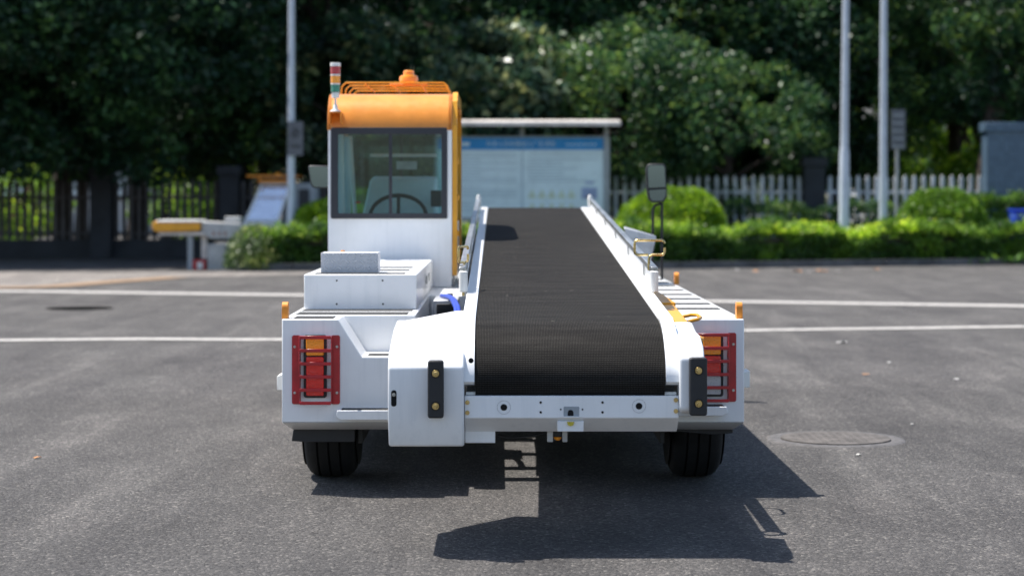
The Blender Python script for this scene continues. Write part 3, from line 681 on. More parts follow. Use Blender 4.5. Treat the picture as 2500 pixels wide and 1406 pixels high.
# =============================================================== NOTICE BOARD
D = 42.5; e = thing('notice_board', 'large notice board with a blue header and a narrow pale roof', 'notice board', (PX(1275, D), D, 0))
def bx(b, a, c, t, m_, y0, y1): return b.box(PX(a, D), PX(c, D), y0, y1, PZ(m_, D), PZ(t, D))
for p in (1070, 1275, 1480): MB().tube([(PX(p, D), D+.12, 0), (PX(p, D), D+.12, PZ(308, D))], .045, 10).build('post', 'board_frame', e)
xa, xb = PX(1036, D), PX(1513, D); zt = PZ(304, D)
rf = MB(); rf.prism([(D-.45, zt-.05), (D-.43, zt+.045), (D+.15, zt+.10), (D+.7, zt+.05), (D+.7, zt+.02), (D+.15, zt+.05), (D-.4, zt-.02)], 'x', xa, xb); rf.build('roof', 'roof_cream', e, .01)
b = MB(); bx(b, 1062, 1488, 333, 336.5, D-.03, D+.06); bx(b, 1062, 1488, 532, 540, D-.03, D+.06); bx(b, 1062, 1068, 337, 531.5, D-.03, D+.06); bx(b, 1474, 1488, 337, 531.5, D-.03, D+.06); b.build('frame', 'board_frame', e)
hd = bx(MB(), 1068.5, 1473.5, 337, 366, D, D+.05).build('header', 'board_blue', e)
pn = bx(MB(), 1068.5, 1473.5, 366.3, 531, D, D+.05).build('panel', 'board_panel', e)
bx(MB(), 1273.5, 1276.5, 367, 531, D-.012, D-.002).build('joint', 'board_ink', e)
def text(body, px, py, width_px, hpx, mat, parent, name='lettering', y=D-.01, DD=D):
    cu = bpy.data.curves.new('t', 'FONT'); cu.body = body; cu.extrude = .004; cu.offset = .004
    o = bpy.data.objects.new('t', cu); COL.objects.link(o); bpy.context.view_layer.update()
    me = bpy.data.meshes.new_from_object(o.evaluated_get(bpy.context.evaluated_depsgraph_get())); bpy.data.objects.remove(o)
    n = len(me.vertices)
    if n == 0: print('EMPTY TEXT', body); return
    co = np.empty(n*3); me.vertices.foreach_get('co', co); co = co.reshape(-1, 3)
    mn, mxx = co.min(0), co.max(0); wd = width_px*DD/FPX; ht = hpx*DD/FPX
    q = np.empty_like(co)
    q[:, 0] = PX(px, DD)+(co[:, 0]-mn[0])/(mxx[0]-mn[0])*wd; q[:, 2] = PZ(py, DD)+(co[:, 1]-mn[1])/(mxx[1]-mn[1])*ht; q[:, 1] = y-co[:, 2]
    me.vertices.foreach_set('co', q.ravel()); me.materials.clear(); me.materials.append(MATS[mat]); me.name = name
    o = bpy.data.objects.new(name, me); COL.objects.link(o); o.parent = parent
    return o
text('外来人员车辆进入厂区须知', 1187, 359, 168, 15, 'letter_white', hd)
b = MB()
for i, wv in enumerate((9, 7, 8, 6)): b.box(PX(1113+i*9, D), PX(1113+i*9+wv, D), D-.008, D-.002, PZ(357, D), PZ(348, D))
for i in range(7): b.box(PX(1382+i*11, D), PX(1382+i*11+7, D), D-.008, D-.002, PZ(355, D), PZ(352, D))
b.build('small_lettering', 'board_panel', hd)
rr = random.Random(3); b = MB()
for col, (a, c) in enumerate(((1085, 1262), (1290, 1458))):
    y = 375
    while y < (525 if col == 0 else 452):
        L = rr.choice([1, 1, .7, .5]); b.box(PX(a, D), PX(a+(c-a)*L, D), D-.006, D-.002, PZ(y+2.0, D), PZ(y, D)); y += 7.6 if rr.random() < .8 else 13
b.build('printed_lines', 'board_ink', pn)
for r_ in range(2):
    for k in range(5):
        px, py = 1299+k*24, 478+r_*32
        b = MB(); b.prism([(PX(px-8, D), PZ(py, D)), (PX(px+8, D), PZ(py, D)), (PX(px, D), PZ(py-16, D))], 'y', D-.008, D-.002); b.box(PX(px-9, D), PX(px+9, D), D-.008, D-.002, PZ(py+6, D), PZ(py+.01, D)); b.build('warning_symbol', 'board_yellow', pn)
b = bx(MB(), 1420, 1458, 458, 486, D-.008, D-.002); bx(b, 1428, 1450, 444, 449, D-.008, D-.002); b.build('picture', 'board_lavender', pn)
bx(MB(), 1432, 1447, 478, 485, D-.014, D-.009).build('picture_detail', 'board_brown', pn)

# =============================================================== SMALL PARKED LOADER (background left)
D = 37.2
def q(b, a, c, t, m_, y0, y1): return b.box(PX(a, D), PX(c, D), y0, y1, PZ(m_, D), PZ(t, D))
e = thing('parked_belt_loader', 'second smaller white belt loader parked in the tree shade at the left', 'belt loader', (PX(560, D), D+1, 0))
cv = MB(); x0, x1 = PX(372, D), PX(490, D)
cv.prism([(x0, PZ(553, D)), (x0+.03, PZ(543, D)), (x0+.1, PZ(539, D)), (x1, PZ(541, D)), (x1, PZ(563, D)), (x0+.1, PZ(566, D)), (x0+.03, PZ(562, D))], 'y', D-.1, D+.7); cv.build('conveyor_end', 'yellow_paint', e, .015)
q(MB(), 386, 490, 537.5, 543, D-.13, D+.72).build('side_rail', 'nylon_white', e, .01)
q(MB(), 388, 500, 566.5, 575, D-.05, D+.6).build('underside_pan', 'roof_cream', e, .01)
MB().prism([(PX(491, D), PZ(541, D)), (PX(585, D), PZ(546, D)), (PX(600, D), PZ(582, D)), (PX(515, D), PZ(583, D)), (PX(492, D), PZ(572, D))], 'y', D+.0, D+.75).build('conveyor_frame', 'light_grey_metal', e, .01)
b = MB()
for k, p in enumerate((520, 534, 548)): q(b, p, p+4, 566, 574, D-.012, D-.003)
b.build('rust_spots', 'brick_red', e)
q(MB(), 458, 470, 575.5, 660, D, D+.12).build('leg', 'grey_plastic', e, .005)
q(MB(), 489, 503, 575.5, 632, D+.1, D+.22).build('leg', 'roof_cream', e, .005)
q(MB(), 470.5, 503, 634, 663, D-.02, D+.3).build('red_box', 'red_paint', e, .01)
q(MB(), 482, 495, 640, 656, D-.03, D-.021).build('box_label', 'nylon_white', e)
q(MB(), 506, 575, 596, 661, D, D+1.4).build('body', 'light_grey_metal', e, .02)
for p in (578,): MB().lathe([(.1, 0), (.27, .01), (.3, .05), (.3, .17), (.27, .2), (.1, .21)], (PX(p, D)+.0, D+1.5, .3), 'y', 24).build('wheel', 'tyre_rubber', e)
q(MB(), 575, 690, 583, 640, D+1.42, D+3.2).build('lower_body', 'white_paint', e, .02)
q(MB(), 543, 580, 530, 544, D+.3, D+.7).build('cowl_lid', 'light_grey_metal', e, .01)
# cab with a raked windscreen, standing farther back
D = 40.8
def cab_poly(o=0): return [(PX(583+o, D), PZ(582, D)), (PX(590+o, D), PZ(552, D)), (PX(625+o, D), PZ(450, D)), (PX(703+o, D), PZ(450, D)), (PX(676+o, D), PZ(552, D)), (PX(670+o, D), PZ(582, D))]
b = MB(); b.prism([(PX(590, D), PZ(582, D)), (PX(584, D), PZ(562, D)), (PX(592, D), PZ(541, D)), (PX(682, D), PZ(541, D)), (PX(690, D), PZ(582, D))], 'y', D+.1, D+1.3); b.build('bonnet', 'white_paint', e, .03)
A = [(PX(594, D), PZ(540, D)), (PX(630, D), PZ(447, D)), (PX(704, D), PZ(447, D)), (PX(680, D), PZ(540, D))]
Bq = [(PX(601, D), PZ(537, D)), (PX(633, D), PZ(451, D)), (PX(700, D), PZ(451, D)), (PX(674, D), PZ(537, D))]
b = MB(); ring_prism(b, A, Bq, 'y', D+.1, D+.16); wf = b.build('windscreen_frame', 'nylon_white', e)
b = MB(); b.prism(Bq, 'y', D+.12, D+.13); ws_ = b.build('windscreen', 'screen_glass', wf)
zb_ = PZ(540, D)
for oo in (wf, ws_):
    for vv in oo.data.vertices: vv.co.y += (vv.co.z-zb_)*.55
b = MB(); b.prism([(PX(704.5, D), PZ(447, D)), (PX(765, D), PZ(447, D)), (PX(765, D), PZ(580, D)), (PX(692, D), PZ(580, D)), (PX(682, D), PZ(541, D))], 'y', D+.62, D+1.5); b.build('cab_shell', 'grey_plastic', e, .01)
q(MB(), 722, 748, 462, 520, D+.61, D+.617).build('side_window', 'frame_dark', e)
q(MB(), 622, 706, 438, 446.5, D+.45, D+1.6).build('roof', 'orange_paint', e, .015)
b = MB()
for k in range(5): b.tube([(PX(602, D), D+.1+k*.25, PZ(430, D)), (PX(722, D), D+.1+k*.25, PZ(430, D))], .022, 6)
for xx in (602, 722): b.tube([(PX(xx, D), D+.1, PZ(430, D)), (PX(xx, D), D+1.1, PZ(430, D))], .022, 6)
for xx in (630, 700): b.tube([(PX(xx, D), D+.3, PZ(430, D)), (PX(xx, D), D+.3, PZ(439, D))], .02, 6)
b.build('roof_rack', 'orange_paint', e)
MB().lathe([(.06, 0), (.06, .05), (.03, .07)], (PX(672, D), D+.5, PZ(430, D)), 'z', 12).build('beacon', 'lens_amber', e)

# =============================================================== MAIN BELT LOADER
V = thing('belt_loader', 'large white belt loader with a black conveyor belt and orange roofed cab', 'belt loader', (0.057, 11.8, 0))
DB = 9.3
xL, xR = PX(688, DB), PX(1817, DB); zT = PZ(779, DB); zB = PZ(1031, DB); zC = PZ(1053, DB)
zS = PZ(871, DB)
# rear left body: profile with a stepped notch, then the long side body
b = MB()
prof = [(xL, zB), (xL, zT), (PX(826, DB), zT), (PX(884, DB), zS), (-.40, zS), (-.40, zB)]
b.prism(prof, 'y', DB, 9.618)
b.build('rear_body', 'white_paint', V, .006, 3)
b = MB(); b.box(xL, -.40, 9.62, 11.55, .35, zT); b.build('side_body', 'white_paint', V, .006, 3)
b = MB(); b.box(xL, -.10, 11.552, 14.9, .35, zT); b.build('front_body', 'white_paint', V, .008, 3)
# underside chamfers
b = MB(); b.loft([(xL+.002, DB+.001, zB-.001), (-.40, DB+.001, zB-.001), (-.40, DB+.6, zB-.001), (xL+.002, DB+.6, zB-.001)], [(xL+.042, DB+.085, zC), (-.40, DB+.085, zC), (-.40, DB+.56, zC), (xL+.042, DB+.56, zC)]); b.build('lower_chamfer', 'white_paint', V)
b = MB(); b.loft([(.62, DB+.001, zB-.001), (xR-.002, DB+.001, zB-.001), (xR-.002, DB+.6, zB-.001), (.62, DB+.6, zB-.001)], [(.62, DB+.085, zC), (xR-.042, DB+.085, zC), (xR-.042, DB+.56, zC), (.62, DB+.56, zC)]); b.build('lower_chamfer', 'white_paint', V)
# right body
b = MB(); b.box(.62, xR, DB, 14.9, zB, zT); b.build('right_body', 'white_paint', V, .006, 3)
# front end under the conveyor
b = MB(); b.box(-.10, .62, 13.9, 14.9, .35, .70); b.build('front_body_centre', 'white_paint', V, .006)
# chassis rails and cross members
for xx in (-.30, .45): MB().box(xx, xx+.09, 9.5, 14.5, .42, .56).build('chassis_rail', 'black_metal', V, .004)
for k, yy in enumerate((9.75, 10.15, 10.7, 11.3, 12.2, 13.2)): MB().box(-.40, .62, yy, yy+.12, .36, .44).build('cross_member', 'black_metal', V, .004)
MB().box(.05, .62, 9.7, 11.4, .30, .62).build('hydraulic_tank', 'black_metal', V, .02)
MB().box(xL+.05, xL+.08, 10.5, 13.1, .16, .349).build('side_light_blocker', 'black_metal', V, .003)  # black boards added along both sides to darken the ground underneath
MB().box(xR-.08, xR-.05, 10.5, 13.1, .16, zB-.001).build('side_light_blocker', 'black_metal', V, .003)
MB().box(xL+.03, xR-.03, 14.7, 14.8, .14, .349).build('front_light_blocker', 'black_metal', V, .003)  # added board, blocks sky light coming in from ahead under the body
for wx_ in (-.66, .74): MB().box(wx_, wx_+.02, 9.5, 10.3, .20, .5).build('wheel_light_blocker', 'black_metal', V, .002)  # plates added inboard of the rear wheels to block light below
# deck strips
def strip(x0, x1, y, wd, z, cut=0, mat='anti_slip'):
    b = MB()
    zz = z+.0025
    b.add([(x0, y-wd/2, zz), (x1, y-wd/2, zz), (x1+cut, y+wd/2, zz), (x0, y+wd/2, zz), (x0, y-wd/2, z), (x1, y-wd/2, z), (x1+cut, y+wd/2, z), (x0, y+wd/2, z)], [(0,1,2,3), (0,4,5,1), (1,5,6,2), (2,6,7,3), (3,7,4,0)])
    return b.build('grip_strip', mat, V)
strip(xL+.05, PX(822, DB)-.02, 9.415, .19, zT)
strip(xL+.03, -.44, 9.74, .20, zT)
strip(xL+.03, -.43, 10.0, .12, zT)
for yy in (10.14, 10.6, 11.1, 11.6, 12.15, 12.7, 13.2, 13.7): strip(.64, xR-.025, yy, .14, zT)
strip(PX(896, DB)-.0, -.42, 9.42, .13, zS)
# box on the left deck
xa, xb_ = PX(742, 10.07), PX(1017, 10.07); zbx = PZ(670, 10.07)
b = MB(); b.box(xa, xb_, 10.07, 12.48, zT+.002, zbx); bx_ = b.build('locker_box', 'white_paint', V, .006, 3)
for yy in (10.17, 10.62, 11.03): strip(xa+.05, xb_-.06, yy, .13, zbx)
for (px, py) in ((822, 685), (934, 685), (822, 742), (935, 742)):
    MB().lathe([(.0045, 0), (.0045, -.002)], (PX(px, 10.068), 10.069, PZ(py, 10.068)), 'y', 10).build('rivet_hole', 'dark_hole', bx_)
for yy in (11.3, 11.7):
    MB().box(xb_+.001, xb_+.010, yy, yy+.03, zbx-.10, zbx-.055).build('latch', 'steel', bx_, .002)
# diamond plate step
x0, x1 = PX(784, 10.22), PX(923, 10.22)
st = MB(); st.box(x0, x1, 10.21, 10.216, zbx+.003, zbx+.102); st.box(x0, x1, 10.217, 10.42, zbx+.097, zbx+.102); st.box(x0, x0+.004, 10.217, 10.42, zbx+.003, zbx+.096); st.box(x1-.004, x1, 10.217, 10.42, zbx+.003, zbx+.096)
st.build('checker_step', 'checker_plate', V, .0012, 1)
ml = MB().lathe([(.013, 0), (.013, .02), (.009, .03)], (PX(837, 10.6), 10.6, zbx+.075), 'z', 14).build('marker_lamp', 'lens_amber', V)
MB().tube([(PX(837, 10.6), 10.6, zbx), (PX(837, 10.6), 10.6, zbx+.075)], .006, 8).build('stalk', 'black_metal', ml)
# lifting eyes
def lug(x, y, z, h=.075):
    pts = []; o_ = []; i_ = []
    w_ = .055; r = w_/2; cz = z+h-r
    for k in range(24):
        a = 2*math.pi*k/24; ca, sa = math.cos(a), math.sin(a)
        py = r*ca; pz = r*sa
        if sa < 0: pz = -(h-r) if abs(ca) < .98 else pz
        if sa < 0: py = max(-r, min(r, ca*r*1.6))
        o_.append((y+py, cz+pz)); i_.append((y+.012*ca, cz+.012*sa))
    b = MB(); ring_prism(b, o_, i_, 'x', x-.014, x+.014); b.build('lifting_eye', 'lug_orange', V, .002)
lug(PX(697, DB+.06), DB+.06, zT); lug(PX(1804, DB+.06), DB+.06, zT); lug(PX(1650, 13.0), 12.95, zT); lug(PX(697, DB+.06), 14.6, zT)
# tail lamps
def lampset(x0, x1, z0, z1, cols, gx0, gx1, gz0, gz1):
    y = DB-.001
    bz = MB(); bz.prism(rrect(x0, x1, z0, z1, .012), 'y', y-.014, y); body = bz.build('tail_lamp', 'black_rubber', V, .002)
    n = len(cols); hh = (z1-z0-.012)/n
    for i, c in enumerate(cols):
        zt_ = z1-.008-i*hh; m = MB(); m.prism(rrect(x0+.012, x1-.012, zt_-hh+.006, zt_, .007), 'y', y-.026, y-.0145); m.build('lens', c, body, .003)
    gg = MB()
    for gx in (gx0, gx1-.040):
        gg.prism(rrect(gx, gx+.040, gz0, gz1, .009), 'y', y-.006, y)
        inner = gx+.036 if gx == gx0 else gx+.004
        gg.box(inner-.002, inner+.002, y-.036, y-.0062, gz0+.004, gz1-.004)
    guard = gg.build('lamp_guard', 'red_paint', V, .0008, 1)
    for i in range(6):
        zc = gz1-.008-i*(gz1-gz0-.016)/5; hgt = .0145
        MB().box(gx0+.0385, gx1-.0385, y-.042, y-.0365, zc-hgt/2, zc+hgt/2).build('guard_bar', 'red_paint', guard, .001, 1)
        for s_ in (gx0+.040, gx1-.040-.006): MB().box(s_-.001, s_+.007, y-.0368, y-.030, zc-hgt/2, zc+hgt/2).build('bar_tab', 'red_paint', guard)
    for gx in (gx0+.013, gx1-.013):
        for gz in (gz0+.052, gz1-.052): bolt('bolt', gx, y-.006, gz, .0062, guard, 'steel')
lampset(PX(742, DB), PX(798, DB), PZ(970, DB), PZ(817, DB), ['lens_amber', 'lens_red', 'lens_red'], PX(713, DB), PX(830, DB), PZ(986, DB), PZ(818, DB))
lampset(PX(1709, DB), PX(1765, DB), PZ(967, DB), PZ(815, DB), ['lens_amber', 'lens_red', 'lens_clear'], PX(1680, DB), PX(1797, DB), PZ(980, DB), PZ(812, DB))
# side markers
for (a, c, t_, m_) in ((676, 687.6, 909, 952), (1817.4, 1828, 905, 946)):
    D_ = 9.5 if a < 1000 else 9.6
    b = MB(); xx0, xx1 = (PX(a, D_), xL-.001) if a < 1000 else (xR+.001, PX(c+3, D_))
    b.loft([(xx0, D_, PZ(m_, D_)), (xx1, D_, PZ(m_, D_)), (xx1, D_, PZ(t_, D_)), (xx0, D_, PZ(t_+9, D_))], [(xx0, D_+.14, PZ(m_, D_)), (xx1, D_+.14, PZ(m_, D_)), (xx1, D_+.14, PZ(t_, D_)), (xx0, D_+.14, PZ(t_+9, D_))])
    b.build('side_marker', 'nylon_white', V, .003)
# low steps
def lowstep(a, c, t_, bot, inward):
    z1, z0 = PZ(t_, DB-.08), PZ(bot, DB-.08); x0, x1 = PX(a, DB-.08), PX(c, DB-.08)
    b = MB(); 
    if inward > 0: pts_f = [(x0, z1-.022), (x0+.004, z1), (x1, z1), (x1, z0+.01), (x0+.02, z0+.01), (x0, z1-.03)]
    else: pts_f = [(x0, z1), (x1-.004, z1), (x1, z1-.022), (x1, z1-.03), (x1-.02, z0+.01), (x0, z0+.01)]
    b.prism(pts_f, 'y', DB-.09, DB-.002); o = b.build('rear_step', 'white_paint', V, .003)
    MB().box(x0+.022, x1-.016, DB-.082, DB-.01, z1+.0, z1+.003).build('tread_strip', 'black_tread', o)
lowstep(821, 1000, 1001, 1030, 1); lowstep(1660, 1776, 992, 1020, -1)
# rubber flaps
def flap(a, c, t_, bot):
    D_ = DB+.12; b = MB(); b.prism([(PX(a, D_), PZ(bot-3, D_)), (PX(a+6, D_), PZ(t_, D_)), (PX(c, D_), PZ(t_, D_)), (PX(c, D_), PZ(bot, D_)), (PX(a+34, D_), PZ(bot, D_))], 'y', D_, D_+.04)
    b.build('rubber_flap', 'black_rubber', V, .003)
flap(712, 866, 1036, 1079)
D_ = DB+.12; MB().prism([(PX(1632, D_), PZ(1032, D_)), (PX(1790, D_), PZ(1032, D_)), (PX(1789, D_), PZ(1057, D_)), (PX(1740, D_), PZ(1061, D_)), (PX(1632, D_), PZ(1052, D_))], 'y', D_, D_+.04).build('rubber_flap', 'black_rubber', V, .003)
# wheels
def wheel(x0, x1, y, r=.345):
    wdt = x1-x0; prof = [(.17, .01), (.20, 0), (.29, -.004), (r-.075, .002), (r-.04, .008), (r-.018, .024), (r-.006, .044)]
    for gx in (.075, .13, .185):
        g0 = gx*wdt/.26
        prof += [(r-.001, g0-.010), (r-.001, g0-.005), (r-.014, g0-.003), (r-.014, g0+.003), (r-.001, g0+.005)]
    prof += [(r-.006, wdt-.044), (r-.018, wdt-.024), (r-.04, wdt-.008), (r-.075, wdt-.002), (.29, wdt+.004), (.20, wdt), (.17, wdt-.01)]
    t_ = MB(); t_.lathe(prof, (x0, y, r), 'x', 64)
    wh = t_.build('wheel', 'tyre_rubber', V, 0, smooth=40)
    MB().lathe([(.05, .03), (.165, .02), (.17, .06), (.17, wdt-.06), (.165, wdt-.02), (.05, wdt-.03)], (x0, y, r), 'x', 32).build('rim', 'light_grey_metal', wh)
wheel(-.930, -.682, 9.88); wheel(.802, 1.050, 9.88); wheel(-.933, -.673, 13.7); wheel(.793, 1.053, 13.7)

# ---- cab
DC = 12.5
cxl, cxr = PX(801, DC), PX(1103, DC); zr = PZ(226, DC); zk = PZ(318, DC)
wx0, wx1, wz0, wz1 = PX(808, DC), PX(1092, DC), PZ(534, DC), PZ(312, DC)
b = MB(); b.box(cxl, cxr, DC, DC+.04, zT+.004, wz0)
b.box(cxl, wx0, DC, DC+.04, wz0+.0005, zk); b.box(wx1, cxr, DC, DC+.04, wz0+.0005, zk); b.build('cab_rear_panel', 'white_paint', V)
# window frame, glass and slider bar
fr_ = MB(); o_ = rrect(wx0, wx1, wz0, wz1, .012); i_ = rrect(PX(825, DC), PX(1078, DC), PZ(521, DC), PZ(328, DC), .012); ring_prism(fr_, o_, i_, 'y', DC-.012, DC+.02)
wf = fr_.build('rear_window', 'frame_dark', V, .002)
MB().box(PX(824, DC), PX(1079, DC), DC+.002, DC+.007, PZ(522, DC), PZ(327, DC)).build('glass', 'cab_glass', wf)
MB().box(PX(949.5, DC), PX(957.5, DC), DC-.006, DC+.001, PZ(521, DC), PZ(328, DC)).build('slider_bar', 'frame_dark', wf)
# roof: rear quarter round, flat roof and front drop
pr = []
rad = zr-zk
for k in range(13):
    a = R(180-90*k/12); pr.append((DC-.004+rad*1.05+rad*1.05*math.cos(a), zk+rad*math.sin(a)))
pr += [(DC+1.25, zr+.0), (DC+1.42, zr-.06), (DC+1.46, zr-.13)]
inn = [(y_+(.022 if i < 13 else -.01), z_-(.022 if i > 3 else .0)) for i, (y_, z_) in enumerate(pr)]
b = MB(); b.prism(pr+inn[::-1], 'x', cxl-.004, cxr); b.build('cab_roof', 'orange_paint', V, .003)
# end caps of the roof
b = MB(); b.prism(pr+[(DC+1.46, zk), (DC+.0, zk)], 'x', cxl, cxl+.015); b.prism(pr+[(DC+1.46, zk), (DC+.0, zk)], 'x', cxr-.02, cxr-.002); b.build('roof_end_cap', 'orange_paint', V)
# right side hoop (yellow) framing the side opening
hy0, hy1 = DC+.02, DC+1.48
b = MB()
outer = [(hy0, .86), (hy0, zk+.03), (hy0+.07, zr-.05), (hy0+.22, zr+.012), (hy1-.22, zr+.012), (hy1-.05, zr-.08), (hy1, zk), (hy1, .86)]
inner = [(hy0+.07, .86), (hy0+.07, zk), (hy0+.12, zr-.09), (hy0+.25, zr-.06), (hy1-.25, zr-.06), (hy1-.12, zr-.11), (hy1-.08, zk), (hy1-.08, .86)]
n = len(outer)
for i in range(n-1):
    A = [(cxr+.002, *outer[i]), (cxr+.002, *outer[i+1]), (cxr+.002, *inner[i+1]), (cxr+.002, *inner[i])]
    b.loft(A, [(p[0]+.03, p[1], p[2]) for p in A])
b.build('door_hoop', 'yellow_paint', V)
b = MB()
for zz in (1.10, 1.32, 1.54): b.box(cxr+.033, cxr+.045, hy0+.01, hy0+.05, zz, zz+.035)
b.build('hinge', 'yellow_paint', V, .003)
MB().box(cxr+.004, cxr+.016, hy0+.072, hy1-.082, zT+.01, 1.18).build('door_lower_panel', 'white_paint', V, .003)
# left side: pillars and lower panel
b = MB()
for yy in (DC+.042, DC+.75, DC+1.40): b.box(cxl, cxl+.035, yy, yy+.05, 1.205, zk)
b.box(cxl, cxl+.03, DC+.042, DC+1.46, zT+.004, 1.20); b.build('side_frame', 'white_paint', V, .003)
MB().box(cxl+.012, cxl+.017, DC+.1, DC+1.4, 1.206, zk-.002).build('side_glass', 'cab_glass', V)
# front: lower panel, windscreen frame, windscreen
FY = DC+1.44
b = MB(); b.box(cxl+.036, cxr-.002, FY, FY+.03, zT+.004, 1.15); b.box(cxr-.05, cxr-.002, FY, FY+.03, 1.1505, zk); b.build('cab_front_panel', 'dash_pale', V, .003)
MB().box(cxl+.036, cxr-.051, FY+.01, FY+.016, 1.152, zk).build('windscreen', 'cab_glass', V)
MB().box((cxl+cxr)/2-.008, (cxl+cxr)/2+.008, FY-.01, FY+.008, 1.152, zk).build('windscreen_bar', 'frame_dark', V)
# dashboard + steering wheel + seat
b = MB(); b.loft([(PX(885, 13.7), 13.5, 1.16), (PX(1070, 13.7), 13.5, 1.16), (PX(1070, 13.7), 13.9, 1.16), (PX(885, 13.7), 13.9, 1.16)], [(PX(905, 13.7), 13.65, 1.46), (PX(1066, 13.7), 13.65, 1.46), (PX(1066, 13.7), 13.9, 1.48), (PX(905, 13.7), 13.9, 1.48)]); b.build('dashboard', 'dash_pale', V, .02)
MB().box(PX(1052, 13.5), PX(1078, 13.5), 13.45, 13.49, PZ(505, 13.5), PZ(465, 13.5)).build('display_screen', 'frame_dark', V, .004)
b = MB(); cx, cy, cz = PX(972, 13.3), 13.3, PZ(528, 13.3); pts = []
for k in range(28):
    a = 2*math.pi*k/28; pts.append((cx+.182*math.cos(a), cy+.07*math.sin(a), cz+.135*math.sin(a)))
b.tube(pts, .0135, 8, True)
for a in (90, 210, 330): b.tube([(cx, cy+.02, cz-.01), (cx+.175*math.cos(R(a)), cy+.067*math.sin(R(a)), cz+.13*math.sin(R(a)))], .012, 6)
b.lathe([(.04, 0), (.045, .02), (.03, .04)], (cx, cy, cz-.03), 'z', 14)
b.build('steering_wheel', 'black_rubber', V)
MB().box(cx-.2, cx+.2, 12.7, 13.12, 1.05, 1.13).build('seat', 'black_rubber', V, .03, 3)
MB().tube([(PX(838, 13.4), 13.4, 1.15), (PX(832, 13.4), 13.5, zk)], .012, 8).build('grab_rail', 'nylon_white', V)
MB().tube([(PX(868, 13.7), 13.7, 1.15), (PX(852, 13.7), 13.8, zk)], .014, 8).build('grab_rail', 'nylon_white', V)
rlamp = MB().box(PX(868, 13.5), PX(880, 13.5), 13.5, 13.53, PZ(497, 13.5), PZ(492, 13.5)).build('switch', 'lens_red', V, .002)
MB().box(PX(905, FY), PX(1066, FY), FY-.06, FY-.03, PZ(384, FY), PZ(376, FY)).build('reflection_bar', 'nylon_white', V, .004)  # pale bar added to stand for a reflection line in the cab glass
MB().box(PX(968, FY), PX(1018, FY), FY-.02, FY-.012, PZ(414, FY), PZ(394, FY)).build('reflection_panel', 'galvanised', V)  # grey panel added in place of a reflected shape in the glass
# roof rack
b = MB(); rz = PZ(203, DC+.4)
for k in range(4):
    yy = DC+.38+k*.34; zz = rz-.0
    b.tube([(cxl+.05, yy, zr+.005), (cxl+.055, yy, zz-.025), (cxl+.08, yy, zz), (cxr-.06, yy, zz), (cxr-.035, yy, zz-.02), (cxr-.02, yy, zr-.005)], .0048, 8)
for xx in (cxl+.2, cxl+.37, cxl+.55): b.tube([(xx, DC+.37, rz-.008), (xx, DC+1.4, rz-.008)], .005, 6)
b.build('roof_rack', 'yellow_paint', V)
# beacon
bxx, byy = PX(998, 13.1), 13.1
MB().box(bxx-.12, bxx+.12, byy-.05, byy+.05, rz-.012, rz+.004).build('beacon_mount', 'orange_paint', V, .003)
b = MB(); b.lathe([(.058, .005), (.060, .014), (.060, .045), (.054, .055), (.036, .06), (.034, .085), (.028, .09)], (bxx, byy, rz), 'z', 24); b.build('beacon', 'lens_amber', V)
# signal tower
sx, sy = PX(819, DC-.1), DC-.1
def seg(name, t_, m_, r_, mat, par): return MB().lathe([(r_, 0), (r_, PZ(t_, sy)-PZ(m_, sy)-.0006)], (sx, sy, PZ(m_, sy)), 'z', 24).build(name, mat, par, .0015)
stw = seg('signal_tower', 226, 240, .024, 'nylon_white', V)
seg('green_lens', 207.5, 226, .027, 'lens_green', stw); seg('collar', 204, 207.5, .029, 'nylon_white', stw); seg('amber_lens', 186, 204, .029, 'lens_amber', stw)
seg('collar', 182, 186, .030, 'nylon_white', stw); seg('red_lens', 163, 182, .030, 'lens_crimson', stw); seg('cap', 154, 163, .0315, 'nylon_white', stw)
MB().tube([(sx, sy, PZ(240, sy)), (sx, sy, PZ(258, sy))], .007, 8).build('stem', 'nylon_white', stw)
MB().lathe([(.033, 0), (.030, .008), (.016, .012), (.012, .038), (.009, .042)], (sx, sy, PZ(273, sy)), 'z', 20).build('foot', 'nylon_white', stw)
b = MB(); b.box(sx-.034, sx+.034, sy-.034, DC+.06, PZ(275.5, sy), PZ(273.3, sy)); b.box(sx-.034, sx-.030, sy-.03, DC+.05, PZ(302, sy), PZ(275.8, sy)); b.box(sx+.030, sx+.034, sy-.03, DC+.05, PZ(302, sy), PZ(275.8, sy)); b.build('bracket', 'orange_paint', stw)
# left mirror
D_ = 13.4; b = MB(); b.prism([(PX(752, D_), PZ(408, D_)), (PX(756, D_), PZ(404, D_)), (PX(812, D_), PZ(405, D_)), (PX(812, D_), PZ(460, D_)), (PX(766, D_), PZ(460, D_)), (PX(758, D_), PZ(452, D_))], 'y', D_, D_+.05)
mm = b.build('wing_mirror', 'frame_dark', V, .008)
MB().prism([(PX(755, D_), PZ(411, D_)), (PX(758, D_), PZ(407.5, D_)), (PX(808, D_), PZ(408, D_)), (PX(808, D_), PZ(457, D_)), (PX(768, D_), PZ(457, D_)), (PX(761, D_), PZ(450, D_))], 'y', D_-.008, D_-.001).build('mirror_glass', 'mirror_glass', mm)
MB().tube([(PX(800, D_), D_+.02, PZ(430, D_)), (cxl, D_+.1, PZ(430, D_))], .012, 8).build('arm', 'black_metal', mm)
